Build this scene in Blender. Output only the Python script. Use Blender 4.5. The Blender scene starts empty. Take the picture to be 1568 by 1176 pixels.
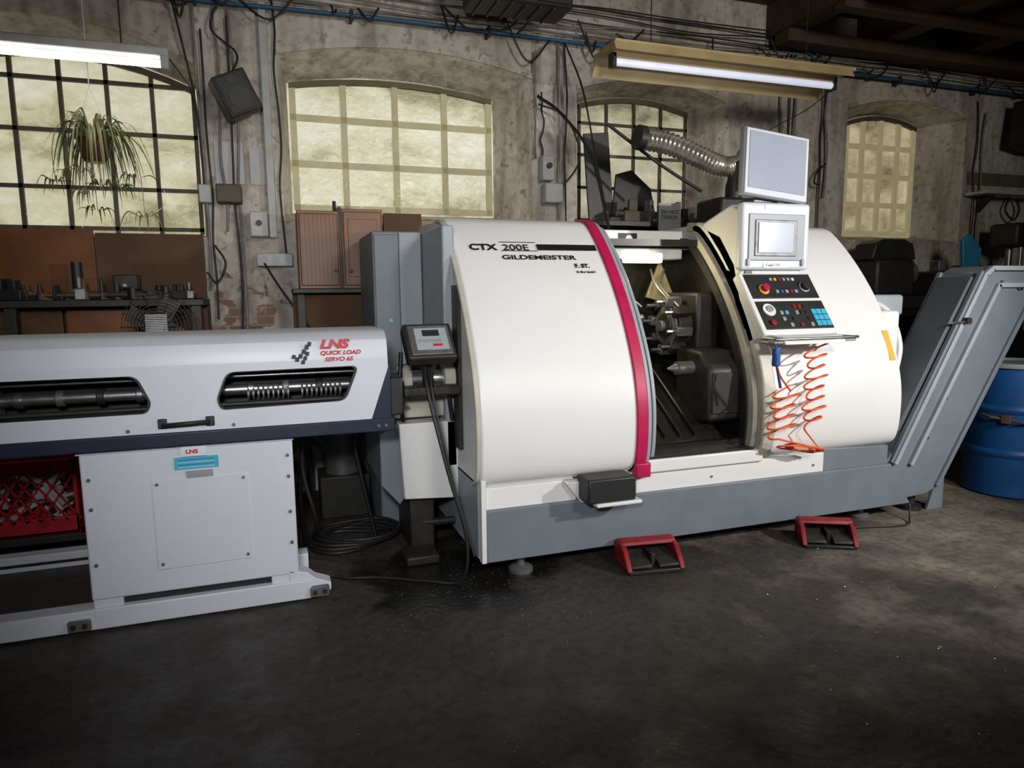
import bpy, bmesh, math, random
from mathutils import Vector, Matrix
from mathutils.geometry import tessellate_polygon
random.seed(7)
SC=bpy.context.scene
COL=SC.collection

# ------------------------------------------------------------------ materials
def mat(name,c,rough=.5,metal=0.,c2=None,nscale=8.,amt=.5,bump=0.,bscale=40.,emis=None,es=0.,spec=None,coat=0.,detail=6.):
    m=bpy.data.materials.new(name); m.use_nodes=True
    nt=m.node_tree; N=nt.nodes; L=nt.links; b=N['Principled BSDF']
    b.inputs['Roughness'].default_value=rough; b.inputs['Metallic'].default_value=metal
    if spec is not None: b.inputs['Specular IOR Level'].default_value=spec
    if coat: b.inputs['Coat Weight'].default_value=coat
    tc=N.new('ShaderNodeTexCoord')
    if c2 is None: c2=tuple(x*.82 for x in c)
    n=N.new('ShaderNodeTexNoise'); n.inputs['Scale'].default_value=nscale; n.inputs['Detail'].default_value=detail
    r=N.new('ShaderNodeValToRGB'); r.color_ramp.elements[0].position=.5-amt*.4; r.color_ramp.elements[1].position=.5+amt*.4
    r.color_ramp.elements[0].color=(*c2,1); r.color_ramp.elements[1].color=(*c,1)
    L.new(tc.outputs['Object'],n.inputs['Vector']); L.new(n.outputs['Fac'],r.inputs['Fac']); L.new(r.outputs['Color'],b.inputs['Base Color'])
    if bump:
        n2=N.new('ShaderNodeTexNoise'); n2.inputs['Scale'].default_value=bscale; n2.inputs['Detail'].default_value=4
        bp=N.new('ShaderNodeBump'); bp.inputs['Strength'].default_value=bump; bp.inputs['Distance'].default_value=.01
        L.new(tc.outputs['Object'],n2.inputs['Vector']); L.new(n2.outputs['Fac'],bp.inputs['Height']); L.new(bp.outputs['Normal'],b.inputs['Normal'])
    if emis:
        b.inputs['Emission Color'].default_value=(*emis,1); b.inputs['Emission Strength'].default_value=es
    return m

WHITE=mat('painted_white',(.76,.76,.75),.38,c2=(.70,.70,.69),nscale=3,amt=.9,bump=.05,bscale=300)
WHITEB=mat('painted_white_cool',(.65,.67,.73),.4,c2=(.58,.60,.66),nscale=3,amt=.9)
BEIGE=mat('worn_beige',(.52,.50,.42),.45,c2=(.38,.36,.30),nscale=6,amt=.7)
GREY=mat('painted_blue_grey',(.175,.205,.235),.45,c2=(.135,.16,.185),nscale=5,amt=.8,bump=.05,bscale=200)
DGREY=mat('painted_dark_grey',(.10,.115,.13),.5,c2=(.075,.085,.10),nscale=5,amt=.8)
LGREY=mat('painted_light_grey',(.34,.37,.40),.45,c2=(.27,.30,.33),nscale=5,amt=.8)
NAVY=mat('painted_navy',(.018,.024,.05),.4,c2=(.012,.016,.036))
RED=mat('crimson_plastic',(.50,.010,.08),.4,c2=(.36,.008,.055),nscale=10)
REDP=mat('red_pedal',(.30,.008,.018),.5,c2=(.16,.006,.01),nscale=20)
REDC=mat('red_crate',(.42,.010,.02),.45,c2=(.28,.007,.012),nscale=20)
BLACK=mat('black_plastic',(.012,.012,.013),.5,c2=(.02,.02,.02))
DARK=mat('dark_oily_metal',(.04,.037,.034),.5,metal=.3,c2=(.018,.017,.015),nscale=14,amt=.8)
INTER=mat('oily_interior',(.020,.018,.015),.35,metal=.2,c2=(.007,.007,.006),nscale=7,amt=.9)
LAMPGLOW=mat('lamp_glow_steel',(.42,.37,.22),.4,metal=.5,c2=(.22,.18,.09),nscale=12)  # steel with the interior lamp's yellow glow put into its colour
STEEL=mat('steel',(.42,.42,.43),.32,metal=.9,c2=(.28,.28,.29),nscale=20)
SILV=mat('duct_foil',(.80,.77,.70),.25,metal=.85,c2=(.5,.48,.43),nscale=12)
ALU=mat('cast_aluminium',(.22,.22,.22),.5,metal=.6,c2=(.13,.13,.13),nscale=15)
WOOD=mat('brown_wood',(.22,.075,.013),.4,c2=(.09,.028,.006),nscale=4,amt=.8)
CARD=mat('brown_board',(.12,.058,.024),.8,c2=(.06,.03,.014),nscale=3,amt=.9)
GRIME=mat('grime_strip',(.16,.14,.08),.8,c2=(.08,.07,.04),nscale=5,amt=.9)
BEAM=mat('old_timber',(.08,.042,.022),.8,c2=(.03,.019,.012),nscale=5,amt=.9,bump=.4,bscale=15)
YWOOD=mat('yellowed_reflector',(.56,.44,.24),.5,c2=(.38,.28,.13),nscale=5,amt=.8)
CAB=mat('cable_black',(.012,.012,.012),.5)
CABG=mat('cable_grey',(.24,.225,.20),.6,c2=(.12,.11,.10))
CABB=mat('air_pipe_blue',(.02,.10,.20),.5,c2=(.015,.07,.13))
ORANGE=mat('orange_hose',(.80,.11,.015),.35,c2=(.65,.075,.01))
BLUEP=mat('blue_plastic',(.02,.10,.35),.4)
BLUEB=mat('blue_barrel_paint',(.010,.11,.36),.45,c2=(.008,.06,.20),nscale=6,amt=.8,bump=.1,bscale=12)
RUST=mat('rusty_rim',(.15,.08,.045),.7,c2=(.06,.035,.022),nscale=20)
SCREEN=mat('lcd_screen',(.42,.45,.53),.25,c2=(.30,.33,.42),nscale=1.5,amt=1)
SCREENB=mat('lcd_lit',(.42,.46,.55),.22,c2=(.36,.40,.5),nscale=1,emis=(.45,.5,.62),es=.10)
CYAN=mat('cyan_label',(.05,.42,.62),.5,c2=(.04,.36,.55))
WLAB=mat('white_label',(.75,.76,.78),.5)
SLAB=mat('silver_label',(.45,.46,.48),.35,metal=.4)
YLAB=mat('yellow_label',(.75,.42,.05),.5)
INK=mat('black_ink',(.01,.01,.012),.5)
INKR=mat('red_ink',(.55,.015,.03),.5)
TERRA=mat('brown_pot',(.13,.045,.02),.3,c2=(.09,.03,.013))
LEAF=mat('leaf_green',(.10,.14,.04),.5,c2=(.05,.08,.02),nscale=10)
LEAFY=mat('leaf_pale',(.34,.34,.17),.5,c2=(.20,.21,.09),nscale=10)
BOXG=mat('junction_box_grey',(.46,.46,.44),.5,c2=(.35,.34,.32))
PAPER=mat('paper',(.50,.50,.50),.8,c2=(.40,.39,.39),nscale=3)
SCRAP=mat('bright_offcuts',(.5,.48,.46),.5,metal=.1,c2=(.34,.32,.30))
TUBE=mat('fluorescent_lit',(.9,.9,.9),.4,emis=(1,.97,.92),es=9.)
TUBE2=mat('fluorescent_tube',(.75,.78,.88),.2,emis=(.75,.8,1.),es=.5)  # weak emission stands in for flash reflected off the unlit tube
IRON=mat('window_iron',(.06,.048,.032),.6,c2=(.10,.08,.05))
MUNT=mat('muntin_behind_sheet',(.32,.29,.18),.7,c2=(.22,.20,.12),emis=(.52,.46,.27),es=.34)  # emission stands in for daylight softening the bars through the sheet
HEAT=mat('heater_black',(.015,.015,.017),.55)

def ramp_(N,L,src,p0,p1,c0,c1):
    r=N.new('ShaderNodeValToRGB');r.color_ramp.elements[0].position=p0;r.color_ramp.elements[1].position=p1
    r.color_ramp.elements[0].color=(*c0,1);r.color_ramp.elements[1].color=(*c1,1);L.new(src,r.inputs['Fac']);return r
def noise_(N,L,vec,s,d=8,dist=0.):
    n=N.new('ShaderNodeTexNoise');n.inputs['Scale'].default_value=s;n.inputs['Detail'].default_value=d;n.inputs['Distortion'].default_value=dist
    L.new(vec,n.inputs['Vector']);return n
def pane_mat(name,ca,cm,cb,st,scale=3.,seam=.3,lo=.40,hi=.85,ztop=3.1,ztop2=2.9,lowd=None):
    m=bpy.data.materials.new(name); m.use_nodes=True
    nt=m.node_tree;N=nt.nodes;L=nt.links;b=N['Principled BSDF']
    b.inputs['Base Color'].default_value=(.20,.19,.15,1); b.inputs['Roughness'].default_value=.28
    tc=N.new('ShaderNodeTexCoord'); mp=N.new('ShaderNodeMapping'); mp.inputs['Scale'].default_value=(1,1,1.6)
    L.new(tc.outputs['Object'],mp.inputs[0])
    n=noise_(N,L,mp.outputs[0],scale,5,.5); n2=noise_(N,L,mp.outputs[0],scale*6,7,.8)
    mx=N.new('ShaderNodeMath'); mx.operation='MULTIPLY_ADD'; mx.inputs[1].default_value=seam
    L.new(n2.outputs['Fac'],mx.inputs[0]);L.new(n.outputs['Fac'],mx.inputs[2])
    sp=N.new('ShaderNodeSeparateXYZ');L.new(tc.outputs['Object'],sp.inputs[0])
    mr=N.new('ShaderNodeMapRange');mr.inputs[1].default_value=ztop2;mr.inputs[2].default_value=ztop;mr.inputs[3].default_value=0.;mr.inputs[4].default_value=-.30
    L.new(sp.outputs[2],mr.inputs[0])
    ad=N.new('ShaderNodeMath');ad.operation='ADD';L.new(mx.outputs[0],ad.inputs[0]);L.new(mr.outputs[0],ad.inputs[1])
    src=ad.outputs[0]
    if lowd:
        m2=N.new('ShaderNodeMapRange');m2.inputs[1].default_value=lowd[0];m2.inputs[2].default_value=lowd[1];m2.inputs[3].default_value=-.13;m2.inputs[4].default_value=0.
        L.new(sp.outputs[2],m2.inputs[0]); a2=N.new('ShaderNodeMath');a2.operation='ADD';L.new(src,a2.inputs[0]);L.new(m2.outputs[0],a2.inputs[1]);src=a2.outputs[0]
    r=ramp_(N,L,src,lo,hi,cb,ca); e=r.color_ramp.elements.new((lo+hi)/2-.04); e.color=(*cm,1)
    L.new(r.outputs['Color'],b.inputs['Emission Color']); b.inputs['Emission Strength'].default_value=st  # emission stands in for daylight coming through the pane
    bp=N.new('ShaderNodeBump');bp.inputs['Strength'].default_value=.6;bp.inputs['Distance'].default_value=.02
    L.new(n2.outputs['Fac'],bp.inputs['Height']);L.new(bp.outputs['Normal'],b.inputs['Normal'])
    return m
def wall_mat(name,c0,c1,brick=True):
    m=bpy.data.materials.new(name); m.use_nodes=True
    nt=m.node_tree;N=nt.nodes;L=nt.links;b=N['Principled BSDF']; b.inputs['Roughness'].default_value=.85
    tc=N.new('ShaderNodeTexCoord');V=tc.outputs['Object']
    base=ramp_(N,L,noise_(N,L,V,.9,10,.3).outputs['Fac'],.32,.62,c0,c1)
    fine=ramp_(N,L,noise_(N,L,V,16,12,.2).outputs['Fac'],.30,.52,(.42,.39,.36),(1,1,1))
    mx=N.new('ShaderNodeMixRGB');mx.blend_type='MULTIPLY';mx.inputs[0].default_value=.55
    L.new(base.outputs[0],mx.inputs[1]);L.new(fine.outputs[0],mx.inputs[2])
    mp=N.new('ShaderNodeMapping');mp.inputs['Scale'].default_value=(5,5,.7);L.new(V,mp.inputs[0])
    stk=ramp_(N,L,noise_(N,L,mp.outputs[0],1.6,8,.3).outputs['Fac'],.36,.54,(.42,.38,.34),(1,1,1))
    m3=N.new('ShaderNodeMixRGB');m3.blend_type='MULTIPLY';m3.inputs[0].default_value=.6
    L.new(mx.outputs[0],m3.inputs[1]);L.new(stk.outputs[0],m3.inputs[2])
    chips=ramp_(N,L,noise_(N,L,V,13,14,.3).outputs['Fac'],.63,.68,(0,0,0),(.7,.7,.7))
    m4=N.new('ShaderNodeMixRGB');L.new(chips.outputs[0],m4.inputs[0]);L.new(m3.outputs[0],m4.inputs[1]);m4.inputs[2].default_value=(.19,.165,.14,1)
    last=m4.outputs[0]
    if brick:
        mp=N.new('ShaderNodeMapping');mp.inputs['Rotation'].default_value=(math.pi/2,0,0);L.new(V,mp.inputs[0])
        br=N.new('ShaderNodeTexBrick');br.inputs['Scale'].default_value=4.;br.inputs['Color1'].default_value=(.22,.13,.09,1);br.inputs['Color2'].default_value=(.15,.09,.065,1);br.inputs['Mortar'].default_value=(.26,.24,.21,1)
        L.new(mp.outputs[0],br.inputs['Vector'])
        sp=N.new('ShaderNodeSeparateXYZ');L.new(V,sp.inputs[0])
        mr=N.new('ShaderNodeMapRange');mr.inputs[1].default_value=2.1;mr.inputs[2].default_value=1.3;mr.inputs[3].default_value=-.2;mr.inputs[4].default_value=.06
        L.new(sp.outputs[2],mr.inputs[0])
        ad=N.new('ShaderNodeMath');ad.operation='ADD';L.new(noise_(N,L,V,6.,14,1.).outputs['Fac'],ad.inputs[0]);L.new(mr.outputs[0],ad.inputs[1])
        rm=ramp_(N,L,ad.outputs[0],.56,.60,(0,0,0),(1,1,1))
        m5=N.new('ShaderNodeMixRGB');L.new(rm.outputs[0],m5.inputs[0]);L.new(last,m5.inputs[1]);L.new(br.outputs['Color'],m5.inputs[2]); last=m5.outputs[0]
    L.new(last,b.inputs['Base Color'])
    bp=N.new('ShaderNodeBump');bp.inputs['Strength'].default_value=.7;bp.inputs['Distance'].default_value=.03
    L.new(noise_(N,L,V,8,12,.4).outputs['Fac'],bp.inputs['Height']);L.new(bp.outputs['Normal'],b.inputs['Normal'])
    return m
def floor_mat():
    m=bpy.data.materials.new('worn_dark_floor'); m.use_nodes=True
    nt=m.node_tree;N=nt.nodes;L=nt.links;b=N['Principled BSDF']
    tc=N.new('ShaderNodeTexCoord');V=tc.outputs['Object']
    a=ramp_(N,L,noise_(N,L,V,1.2,10,.4).outputs['Fac'],.3,.72,(.034,.028,.024),(.060,.051,.043))
    sp=ramp_(N,L,noise_(N,L,V,70,2).outputs['Fac'],.69,.73,(0,0,0),(1,1,1))
    mx=N.new('ShaderNodeMixRGB');L.new(sp.outputs[0],mx.inputs[0]);L.new(a.outputs[0],mx.inputs[1]);mx.inputs[2].default_value=(.19,.17,.145,1)
    s=N.new('ShaderNodeSeparateXYZ');L.new(V,s.inputs[0])
    mr=N.new('ShaderNodeMapRange');mr.inputs[1].default_value=1.6;mr.inputs[2].default_value=4.0;mr.inputs[3].default_value=-.22;mr.inputs[4].default_value=.20
    L.new(s.outputs[0],mr.inputs[0])
    ad=N.new('ShaderNodeMath');ad.operation='ADD';L.new(noise_(N,L,V,2.9,15,.2).outputs['Fac'],ad.inputs[0]);L.new(mr.outputs[0],ad.inputs[1])
    rm=ramp_(N,L,ad.outputs[0],.42,.86,(0,0,0),(1,1,1))
    mx2=N.new('ShaderNodeMixRGB');L.new(rm.outputs[0],mx2.inputs[0]);L.new(mx.outputs[0],mx2.inputs[1]);mx2.inputs[2].default_value=(.27,.23,.18,1)  # paler dust towards the right, also painting the pool of light there
    gr=ramp_(N,L,noise_(N,L,V,22,12,.2).outputs['Fac'],.34,.56,(.55,.53,.51),(1,1,1))
    mx3=N.new('ShaderNodeMixRGB');mx3.blend_type='MULTIPLY';mx3.inputs[0].default_value=.85;L.new(mx2.outputs[0],mx3.inputs[1]);L.new(gr.outputs[0],mx3.inputs[2])
    # oil-soaked area at the drive end
    dv=N.new('ShaderNodeVectorMath');dv.operation='DISTANCE';dv.inputs[1].default_value=(.85,3.35,0);L.new(V,dv.inputs[0])
    n9=noise_(N,L,V,3.5,8,.4)
    sm=N.new('ShaderNodeMath');sm.operation='MULTIPLY_ADD';sm.inputs[1].default_value=.9;L.new(n9.outputs['Fac'],sm.inputs[0]);L.new(dv.outputs['Value'],sm.inputs[2])
    oil=ramp_(N,L,sm.outputs[0],.85,1.25,(1,1,1),(0,0,0))
    mx4=N.new('ShaderNodeMixRGB');L.new(oil.outputs[0],mx4.inputs[0]);L.new(mx3.outputs[0],mx4.inputs[1]);mx4.inputs[2].default_value=(.010,.009,.008,1)
    L.new(mx4.outputs[0],b.inputs['Base Color'])
    rr=ramp_(N,L,noise_(N,L,V,4,6).outputs['Fac'],.35,.65,(.5,.5,.5),(.8,.8,.8))
    mx5=N.new('ShaderNodeMixRGB');L.new(oil.outputs[0],mx5.inputs[0]);L.new(rr.outputs[0],mx5.inputs[1]);mx5.inputs[2].default_value=(.28,.28,.28,1)
    L.new(mx5.outputs[0],b.inputs['Roughness'])
    bp=N.new('ShaderNodeBump');bp.inputs['Strength'].default_value=.4;bp.inputs['Distance'].default_value=.01
    L.new(noise_(N,L,V,30,8).outputs['Fac'],bp.inputs['Height']);L.new(bp.outputs['Normal'],b.inputs['Normal'])
    return m
WALL=wall_mat('old_whitewashed_plaster',(.34,.30,.255),(.56,.515,.455))
REVEAL=wall_mat('reveal_plaster',(.46,.41,.33),(.64,.585,.485),False)
FLOOR=floor_mat()
PANE1=pane_mat('window_pane_sheet',(1.,.98,.80),(.74,.69,.43),(.34,.30,.14),.62,2.4,ztop=3.4,ztop2=3.2,lowd=(1.95,2.35))
PANE2=pane_mat('window_plastic_sheet',(.97,.96,.80),(.72,.68,.45),(.30,.26,.13),.64,1.8,ztop=3.10,ztop2=2.88,lowd=(2.1,2.45))
PANE3=pane_mat('window_pane_dirty',(.90,.88,.64),(.62,.58,.36),(.20,.18,.09),.5,3.0)
PANE4=pane_mat('window_pane_dim',(.85,.76,.50),(.50,.42,.22),(.18,.14,.07),.5,3.0,ztop=3.2,ztop2=2.95)

# ------------------------------------------------------------------ geometry helpers
def grp(name):
    e=bpy.data.objects.new(name,None); e.empty_display_size=.1; COL.objects.link(e); return e
def fin(name,me,m,par,bev=0.,smooth=True,seg=2):
    o=bpy.data.objects.new(name,me); COL.objects.link(o)
    if m: me.materials.append(m)
    if smooth:
        for p in me.polygons: p.use_smooth=True
        try: me.set_sharp_from_angle(angle=math.radians(32))
        except Exception: pass
    if bev:
        b=o.modifiers.new('bevel','BEVEL'); b.width=bev; b.segments=seg; b.limit_method='ANGLE'; b.angle_limit=math.radians(32)
    if par: o.parent=par
    return o
def from_data(name,v,f,m,par,bev=0.,smooth=True,seg=2):
    me=bpy.data.meshes.new(name); me.from_pydata([tuple(x) for x in v],[],f); me.validate()
    bm=bmesh.new(); bm.from_mesh(me); bmesh.ops.recalc_face_normals(bm,faces=bm.faces); bm.to_mesh(me); bm.free()
    return fin(name,me,m,par,bev,smooth,seg)
def prism(name,pts,ax,a0,a1,m,par,bev=.004,M=None,seg=2):
    def mk(p,a):
        if ax=='X': return Vector((a,p[0],p[1]))
        if ax=='Y': return Vector((p[0],a,p[1]))
        return Vector((p[0],p[1],a))
    n=len(pts); v=[mk(p,a0) for p in pts]+[mk(p,a1) for p in pts]
    if M is not None: v=[M@q for q in v]
    f=[tuple(range(n)),tuple(range(2*n-1,n-1,-1))]+[(i,(i+1)%n,n+(i+1)%n,n+i) for i in range(n)]
    return from_data(name,v,f,m,par,bev,True,seg)
def box(name,x0,x1,y0,y1,z0,z1,m,par,bev=.004,M=None,seg=2):
    return prism(name,[(x0,y0),(x1,y0),(x1,y1),(x0,y1)],'Z',z0,z1,m,par,bev,M,seg)
def rotM(c,rx=0,ry=0,rz=0):
    c=Vector(c)
    return Matrix.Translation(c)@Matrix.Rotation(math.radians(rz),4,'Z')@Matrix.Rotation(math.radians(ry),4,'Y')@Matrix.Rotation(math.radians(rx),4,'X')
def sweep(name,pts,rad,m,par,seg=16,bev=0.):
    pts=[Vector(p) for p in pts]; n=len(pts)
    if not hasattr(rad,'__len__'): rad=[rad]*n
    v=[];f=[]; up=None
    for i,p in enumerate(pts):
        t=(pts[min(i+1,n-1)]-pts[max(i-1,0)]).normalized()
        if up is None: up=t.orthogonal().normalized()
        up=(up-t*up.dot(t)).normalized(); w=t.cross(up)
        for k in range(seg):
            a=2*math.pi*k/seg; v.append(p+(up*math.cos(a)+w*math.sin(a))*rad[i])
    for i in range(n-1):
        for k in range(seg):
            f.append((i*seg+k,i*seg+(k+1)%seg,(i+1)*seg+(k+1)%seg,(i+1)*seg+k))
    f.append(tuple(range(seg-1,-1,-1))); f.append(tuple((n-1)*seg+k for k in range(seg)))
    return from_data(name,v,f,m,par,bev)
def cyl(name,p0,p1,r,m,par,seg=24,r2=None,bev=0.):
    return sweep(name,[p0,p1],[r,r if r2 is None else r2],m,par,seg,bev)
def rev(name,prof,c,m,par,seg=40):
    v=[];f=[];n=len(prof)
    for r,z in prof:
        for k in range(seg):
            a=2*math.pi*k/seg; v.append((c[0]+r*math.cos(a),c[1]+r*math.sin(a),c[2]+z))
    for i in range(n-1):
        for k in range(seg): f.append((i*seg+k,i*seg+(k+1)%seg,(i+1)*seg+(k+1)%seg,(i+1)*seg+k))
    f.append(tuple(range(seg-1,-1,-1))); f.append(tuple((n-1)*seg+k for k in range(seg)))
    return from_data(name,v,f,m,par)
def catmull(P,k=6):
    P=[Vector(p) for p in P]; out=[]
    Q=[2*P[0]-P[1]]+P+[2*P[-1]-P[-2]]
    for i in range(1,len(Q)-2):
        for j in range(k):
            t=j/k; a,b,c,d=Q[i-1],Q[i],Q[i+1],Q[i+2]
            out.append(.5*((2*b)+(c-a)*t+(2*a-5*b+4*c-d)*t*t+(3*b-a-3*c+d)*t**3))
    out.append(P[-1]); return out
def cables(name,lines,r,m,par,smooth=True):
    cu=bpy.data.curves.new(name,'CURVE'); cu.dimensions='3D'; cu.bevel_depth=r; cu.bevel_resolution=2
    for ln in lines:
        pts=catmull(ln,6) if smooth and len(ln)>2 else [Vector(p) for p in ln]
        s=cu.splines.new('POLY'); s.points.add(len(pts)-1)
        for i,p in enumerate(pts): s.points[i].co=(*p,1)
    cu.materials.append(m)
    o=bpy.data.objects.new(name,cu); COL.objects.link(o)
    if par: o.parent=par
    return o
def text(name,body,size,loc,rx,m,par,sx=1.,rz=0,bold=0.,shear=0.,ext=.0008):
    cu=bpy.data.curves.new(name,'FONT'); cu.body=body; cu.size=size; cu.extrude=ext; cu.offset=bold; cu.shear=shear
    cu.materials.append(m)
    o=bpy.data.objects.new(name,cu); COL.objects.link(o); o.location=loc; o.rotation_euler=(math.radians(rx),0,math.radians(rz)); o.scale=(sx,1,1)
    if par: o.parent=par
    return o
def plate(name,outer,holes,y0,y1,m,par,bev=0.):
    loops=[outer]+holes
    tri=tessellate_polygon([[Vector((p[0],p[1],0)) for p in l] for l in loops])
    flat=[p for l in loops for p in l]; n=len(flat)
    v=[(p[0],y0,p[1]) for p in flat]+[(p[0],y1,p[1]) for p in flat]
    f=[tuple(t) for t in tri]+[tuple(i+n for i in reversed(t)) for t in tri]
    s=0
    for l in loops:
        k=len(l)
        for i in range(k): f.append((s+i,s+(i+1)%k,n+s+(i+1)%k,n+s+i))
        s+=k
    return from_data(name,v,f,m,par,bev)
def roundpoly(P,r,k=5):
    out=[];n=len(P)
    for i in range(n):
        a=Vector(P[i-1]);b=Vector(P[i]);c=Vector(P[(i+1)%n])
        d1=(a-b);d2=(c-b);q=min(r,d1.length*.45,d2.length*.45)
        p1=b+d1.normalized()*q;p2=b+d2.normalized()*q
        for j in range(k+1):
            t=j/k; pt=(1-t)**2*p1+2*t*(1-t)*b+t*t*p2; out.append((pt.x,pt.y))
    return out

# ------------------------------------------------------------------ room shell
YW=5.2; YG=5.5
def outline(x0,x1,zb,zs,zp,n=14):
    pts=[(x0,zb),(x1,zb)]
    for i in range(n+1):
        t=i/n; x=x1+(x0-x1)*t; pts.append((x,zs+(zp-zs)*(1-(2*t-1)**2)))
    return pts
WINS=[
 ((-2.20,-.40,1.86,2.98,3.20),(-2.10,-.45,1.90,2.90,3.08)),
 ((.10,1.98,1.98,3.10,3.22),(.18,1.73,2.09,3.00,3.07)),
 ((2.36,3.76,1.96,3.06,3.18),(2.50,3.56,2.05,3.03,3.11)),
 ((5.10,6.60,1.93,3.12,3.24),(5.35,6.26,2.0,3.08,3.16))]
wall=grp('wall_back')
outer=[(-3.5,0),(9.5,0),(9.5,3.9),(-3.5,3.9)]
loops=[outer]+[outline(*w[0]) for w in WINS]
tri=tessellate_polygon([[Vector((p[0],p[1],0)) for p in l] for l in loops])
flat=[p for l in loops for p in l]
from_data('plaster_wall',[(p[0],YW,p[1]) for p in flat],[tuple(t) for t in tri],WALL,wall,smooth=False)
for w,l in zip(WINS,loops[1:]):
    inn=outline(*w[1]); k=len(l)
    v=[(p[0],YW,p[1]) for p in l]+[(p[0],YG+.06,p[1]) for p in inn]
    from_data('reveal',v,[(i,(i+1)%k,k+(i+1)%k,k+i) for i in range(k)],REVEAL,wall,smooth=False)
    arc=l[2:]
    for a,b in zip(arc,arc[1:]):
        prism('arch_lip',[a,b,(b[0],b[1]+.04),(a[0],a[1]+.04)],'Y',YW-.014,YW+.01,WALL,wall,0)
floor=box('floor',-3.5,9.5,-3.0,5.3,-.1,0,FLOOR,None,0)
box('ceiling',-3.5,9.5,-3.0,5.3,3.9,4.0,BEAM,None,0)
box('wall_right',9.5,9.6,-3.0,5.3,0,3.9,WALL,None,0)

def window(i,w,cols,rows,pm,mm,bw,yb=0.):
    g=grp('window_%d'%i); x0,x1,zb,zs,zp=w
    pl=outline(x0-.02,x1+.02,zb-.02,zs,zp+.02)
    from_data('pane',[(p[0],YG,p[1]) for p in pl],[tuple(range(len(pl)))],pm,g,smooth=False)
    def top(x): t=(x-x0)/(x1-x0); return zs+(zp-zs)*(1-(2*t-1)**2)
    y0=YG-.03+yb;y1=YG-.003+yb
    for k in range(cols+1):
        x=x0+(x1-x0)*k/cols; x=min(max(x,x0+bw/2),x1-bw/2)
        box('muntin_v%d'%k,x-bw/2,x+bw/2,y0,y1,zb,top(x)-.005,mm,g,0)
    for z in rows: box('muntin_h',x0,x1,y0,y1,z-bw/2,z+bw/2,mm,g,0)
    n=10
    for k in range(n):
        xa=x0+(x1-x0)*k/n;xb=x0+(x1-x0)*(k+1)/n
        prism('arch_bar',[(xa,top(xa)-.04),(xb,top(xb)-.04),(xb,top(xb)),(xa,top(xa))],'Y',y0-.005,y1,IRON if i!=2 else GRIME,g,0)
    return g
w1=window(1,WINS[0][1],6,[1.93,2.20,2.57,2.90],PANE1,IRON,.026)
w2=window(2,WINS[1][1],4,[2.11,2.43,2.76],PANE2,MUNT,.045)
w3=window(3,WINS[2][1],4,[2.08,2.35,2.62,2.88],PANE3,IRON,.022)
w4=window(4,WINS[3][1],4,[2.02,2.30,2.58,2.86],PANE4,MUNT,.05)
CREASE=mat('plastic_crease_glow',(.7,.68,.5),.25,emis=(.9,.88,.68),es=.42)  # emission paints the bright streaks along the folds
ls=[]
for k in range(46):
    x=random.uniform(.2,1.66);z=random.uniform(2.13,2.36);ls.append([(x,YG-.036,z),(x+random.uniform(-.04,.06),YG-.036,z+random.uniform(-.04,.05))])
cables('sheet_creases',ls,.0016,CREASE,w2)
ls=[]
for k in range(50):
    x=random.uniform(-2,-.5);z=random.uniform(1.95,2.17);ls.append([(x,YG-.036,z),(x+random.uniform(-.04,.06),YG-.036,z+random.uniform(-.04,.04))])
cables('sheet_creases',ls,.0016,CREASE,w1)
tb=grp('timber_beams')
for k,x in enumerate((4.15,5.15,6.15,7.2,8.3)):
    box('beam_%d'%k,x,x+.2,1.0,5.19,3.62,3.9,BEAM,tb,.01)
box('plate_along_wall',4.15,9.4,4.9,5.08,3.52,3.62,BEAM,tb,.01)
box('cross_board',4.15,9.4,3.6,3.78,3.54,3.62,BEAM,tb,.01)
box('cross_board_b',4.15,9.4,4.3,4.42,3.56,3.62,BEAM,tb,.01)

# ------------------------------------------------------------------ LATHE
lathe=grp('cnc_lathe')
prof=[(3.27,.47),(3.20,.52),(3.17,.62),(3.165,.80),(3.19,.96),(3.25,1.13),(3.36,1.34),(3.50,1.54),(3.65,1.71),(3.78,1.83),(3.86,1.875),(3.98,1.895)]
PR=[(p.x,p.y) for p in catmull([(a,b,0) for a,b in prof],5)]
def at(z):
    for a,b in zip(PR,PR[1:]):
        if a[1]<=z<=b[1] and b[1]>a[1]:
            t=(z-a[1])/(b[1]-a[1]); return a[0]+(b[0]-a[0])*t, math.atan2(b[1]-a[1],b[0]-a[0])
    return PR[-1][0],0
def offs(d,lst=PR):
    out=[]
    for i,p in enumerate(lst):
        a=lst[max(i-1,0)];b=lst[min(i+1,len(lst)-1)];t=Vector((b[0]-a[0],b[1]-a[1])).normalized()
        out.append((p[0]-t.y*d,p[1]+t.x*d))
    return out
def ribbon(name,x0,x1,d0,d1,m,bev=.003,lst=PR):
    return prism(name,offs(d1,lst)+list(reversed(offs(d0,lst))),'X',x0,x1,m,lathe,bev)
full=PR+[(4.55,1.90),(4.55,.47)]
prism('hood_left',full,'X',.925,1.80,WHITE,lathe,.022,seg=4)
ribbon('hood_left_edge',.905,.935,-.03,-.008,BEIGE,.006)
prism('hood_right',full,'X',2.68,3.65,WHITE,lathe,.03,seg=4)
ribbon('red_edge_strip',1.790,1.855,-.03,.014,RED,.006)
box('red_strip_foot',1.79,1.88,3.16,3.26,.46,.54,RED,lathe,.008)
ribbon('door_rail_outer',1.858,1.880,-.05,.004,LGREY)
ribbon('door_rail_inner',1.905,1.925,-.06,-.025,LGREY)
ribbon('door_edge',1.880,1.905,-.08,-.04,DARK)
ribbon('door_frame_beige',2.60,2.69,-.05,.012,BEIGE,.012)
ribbon('door_frame_lip',2.57,2.61,-.10,-.045,BEIGE,.01)
ribbon('door_frame_seal',2.555,2.575,-.14,-.09,BLACK,.0)
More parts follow.
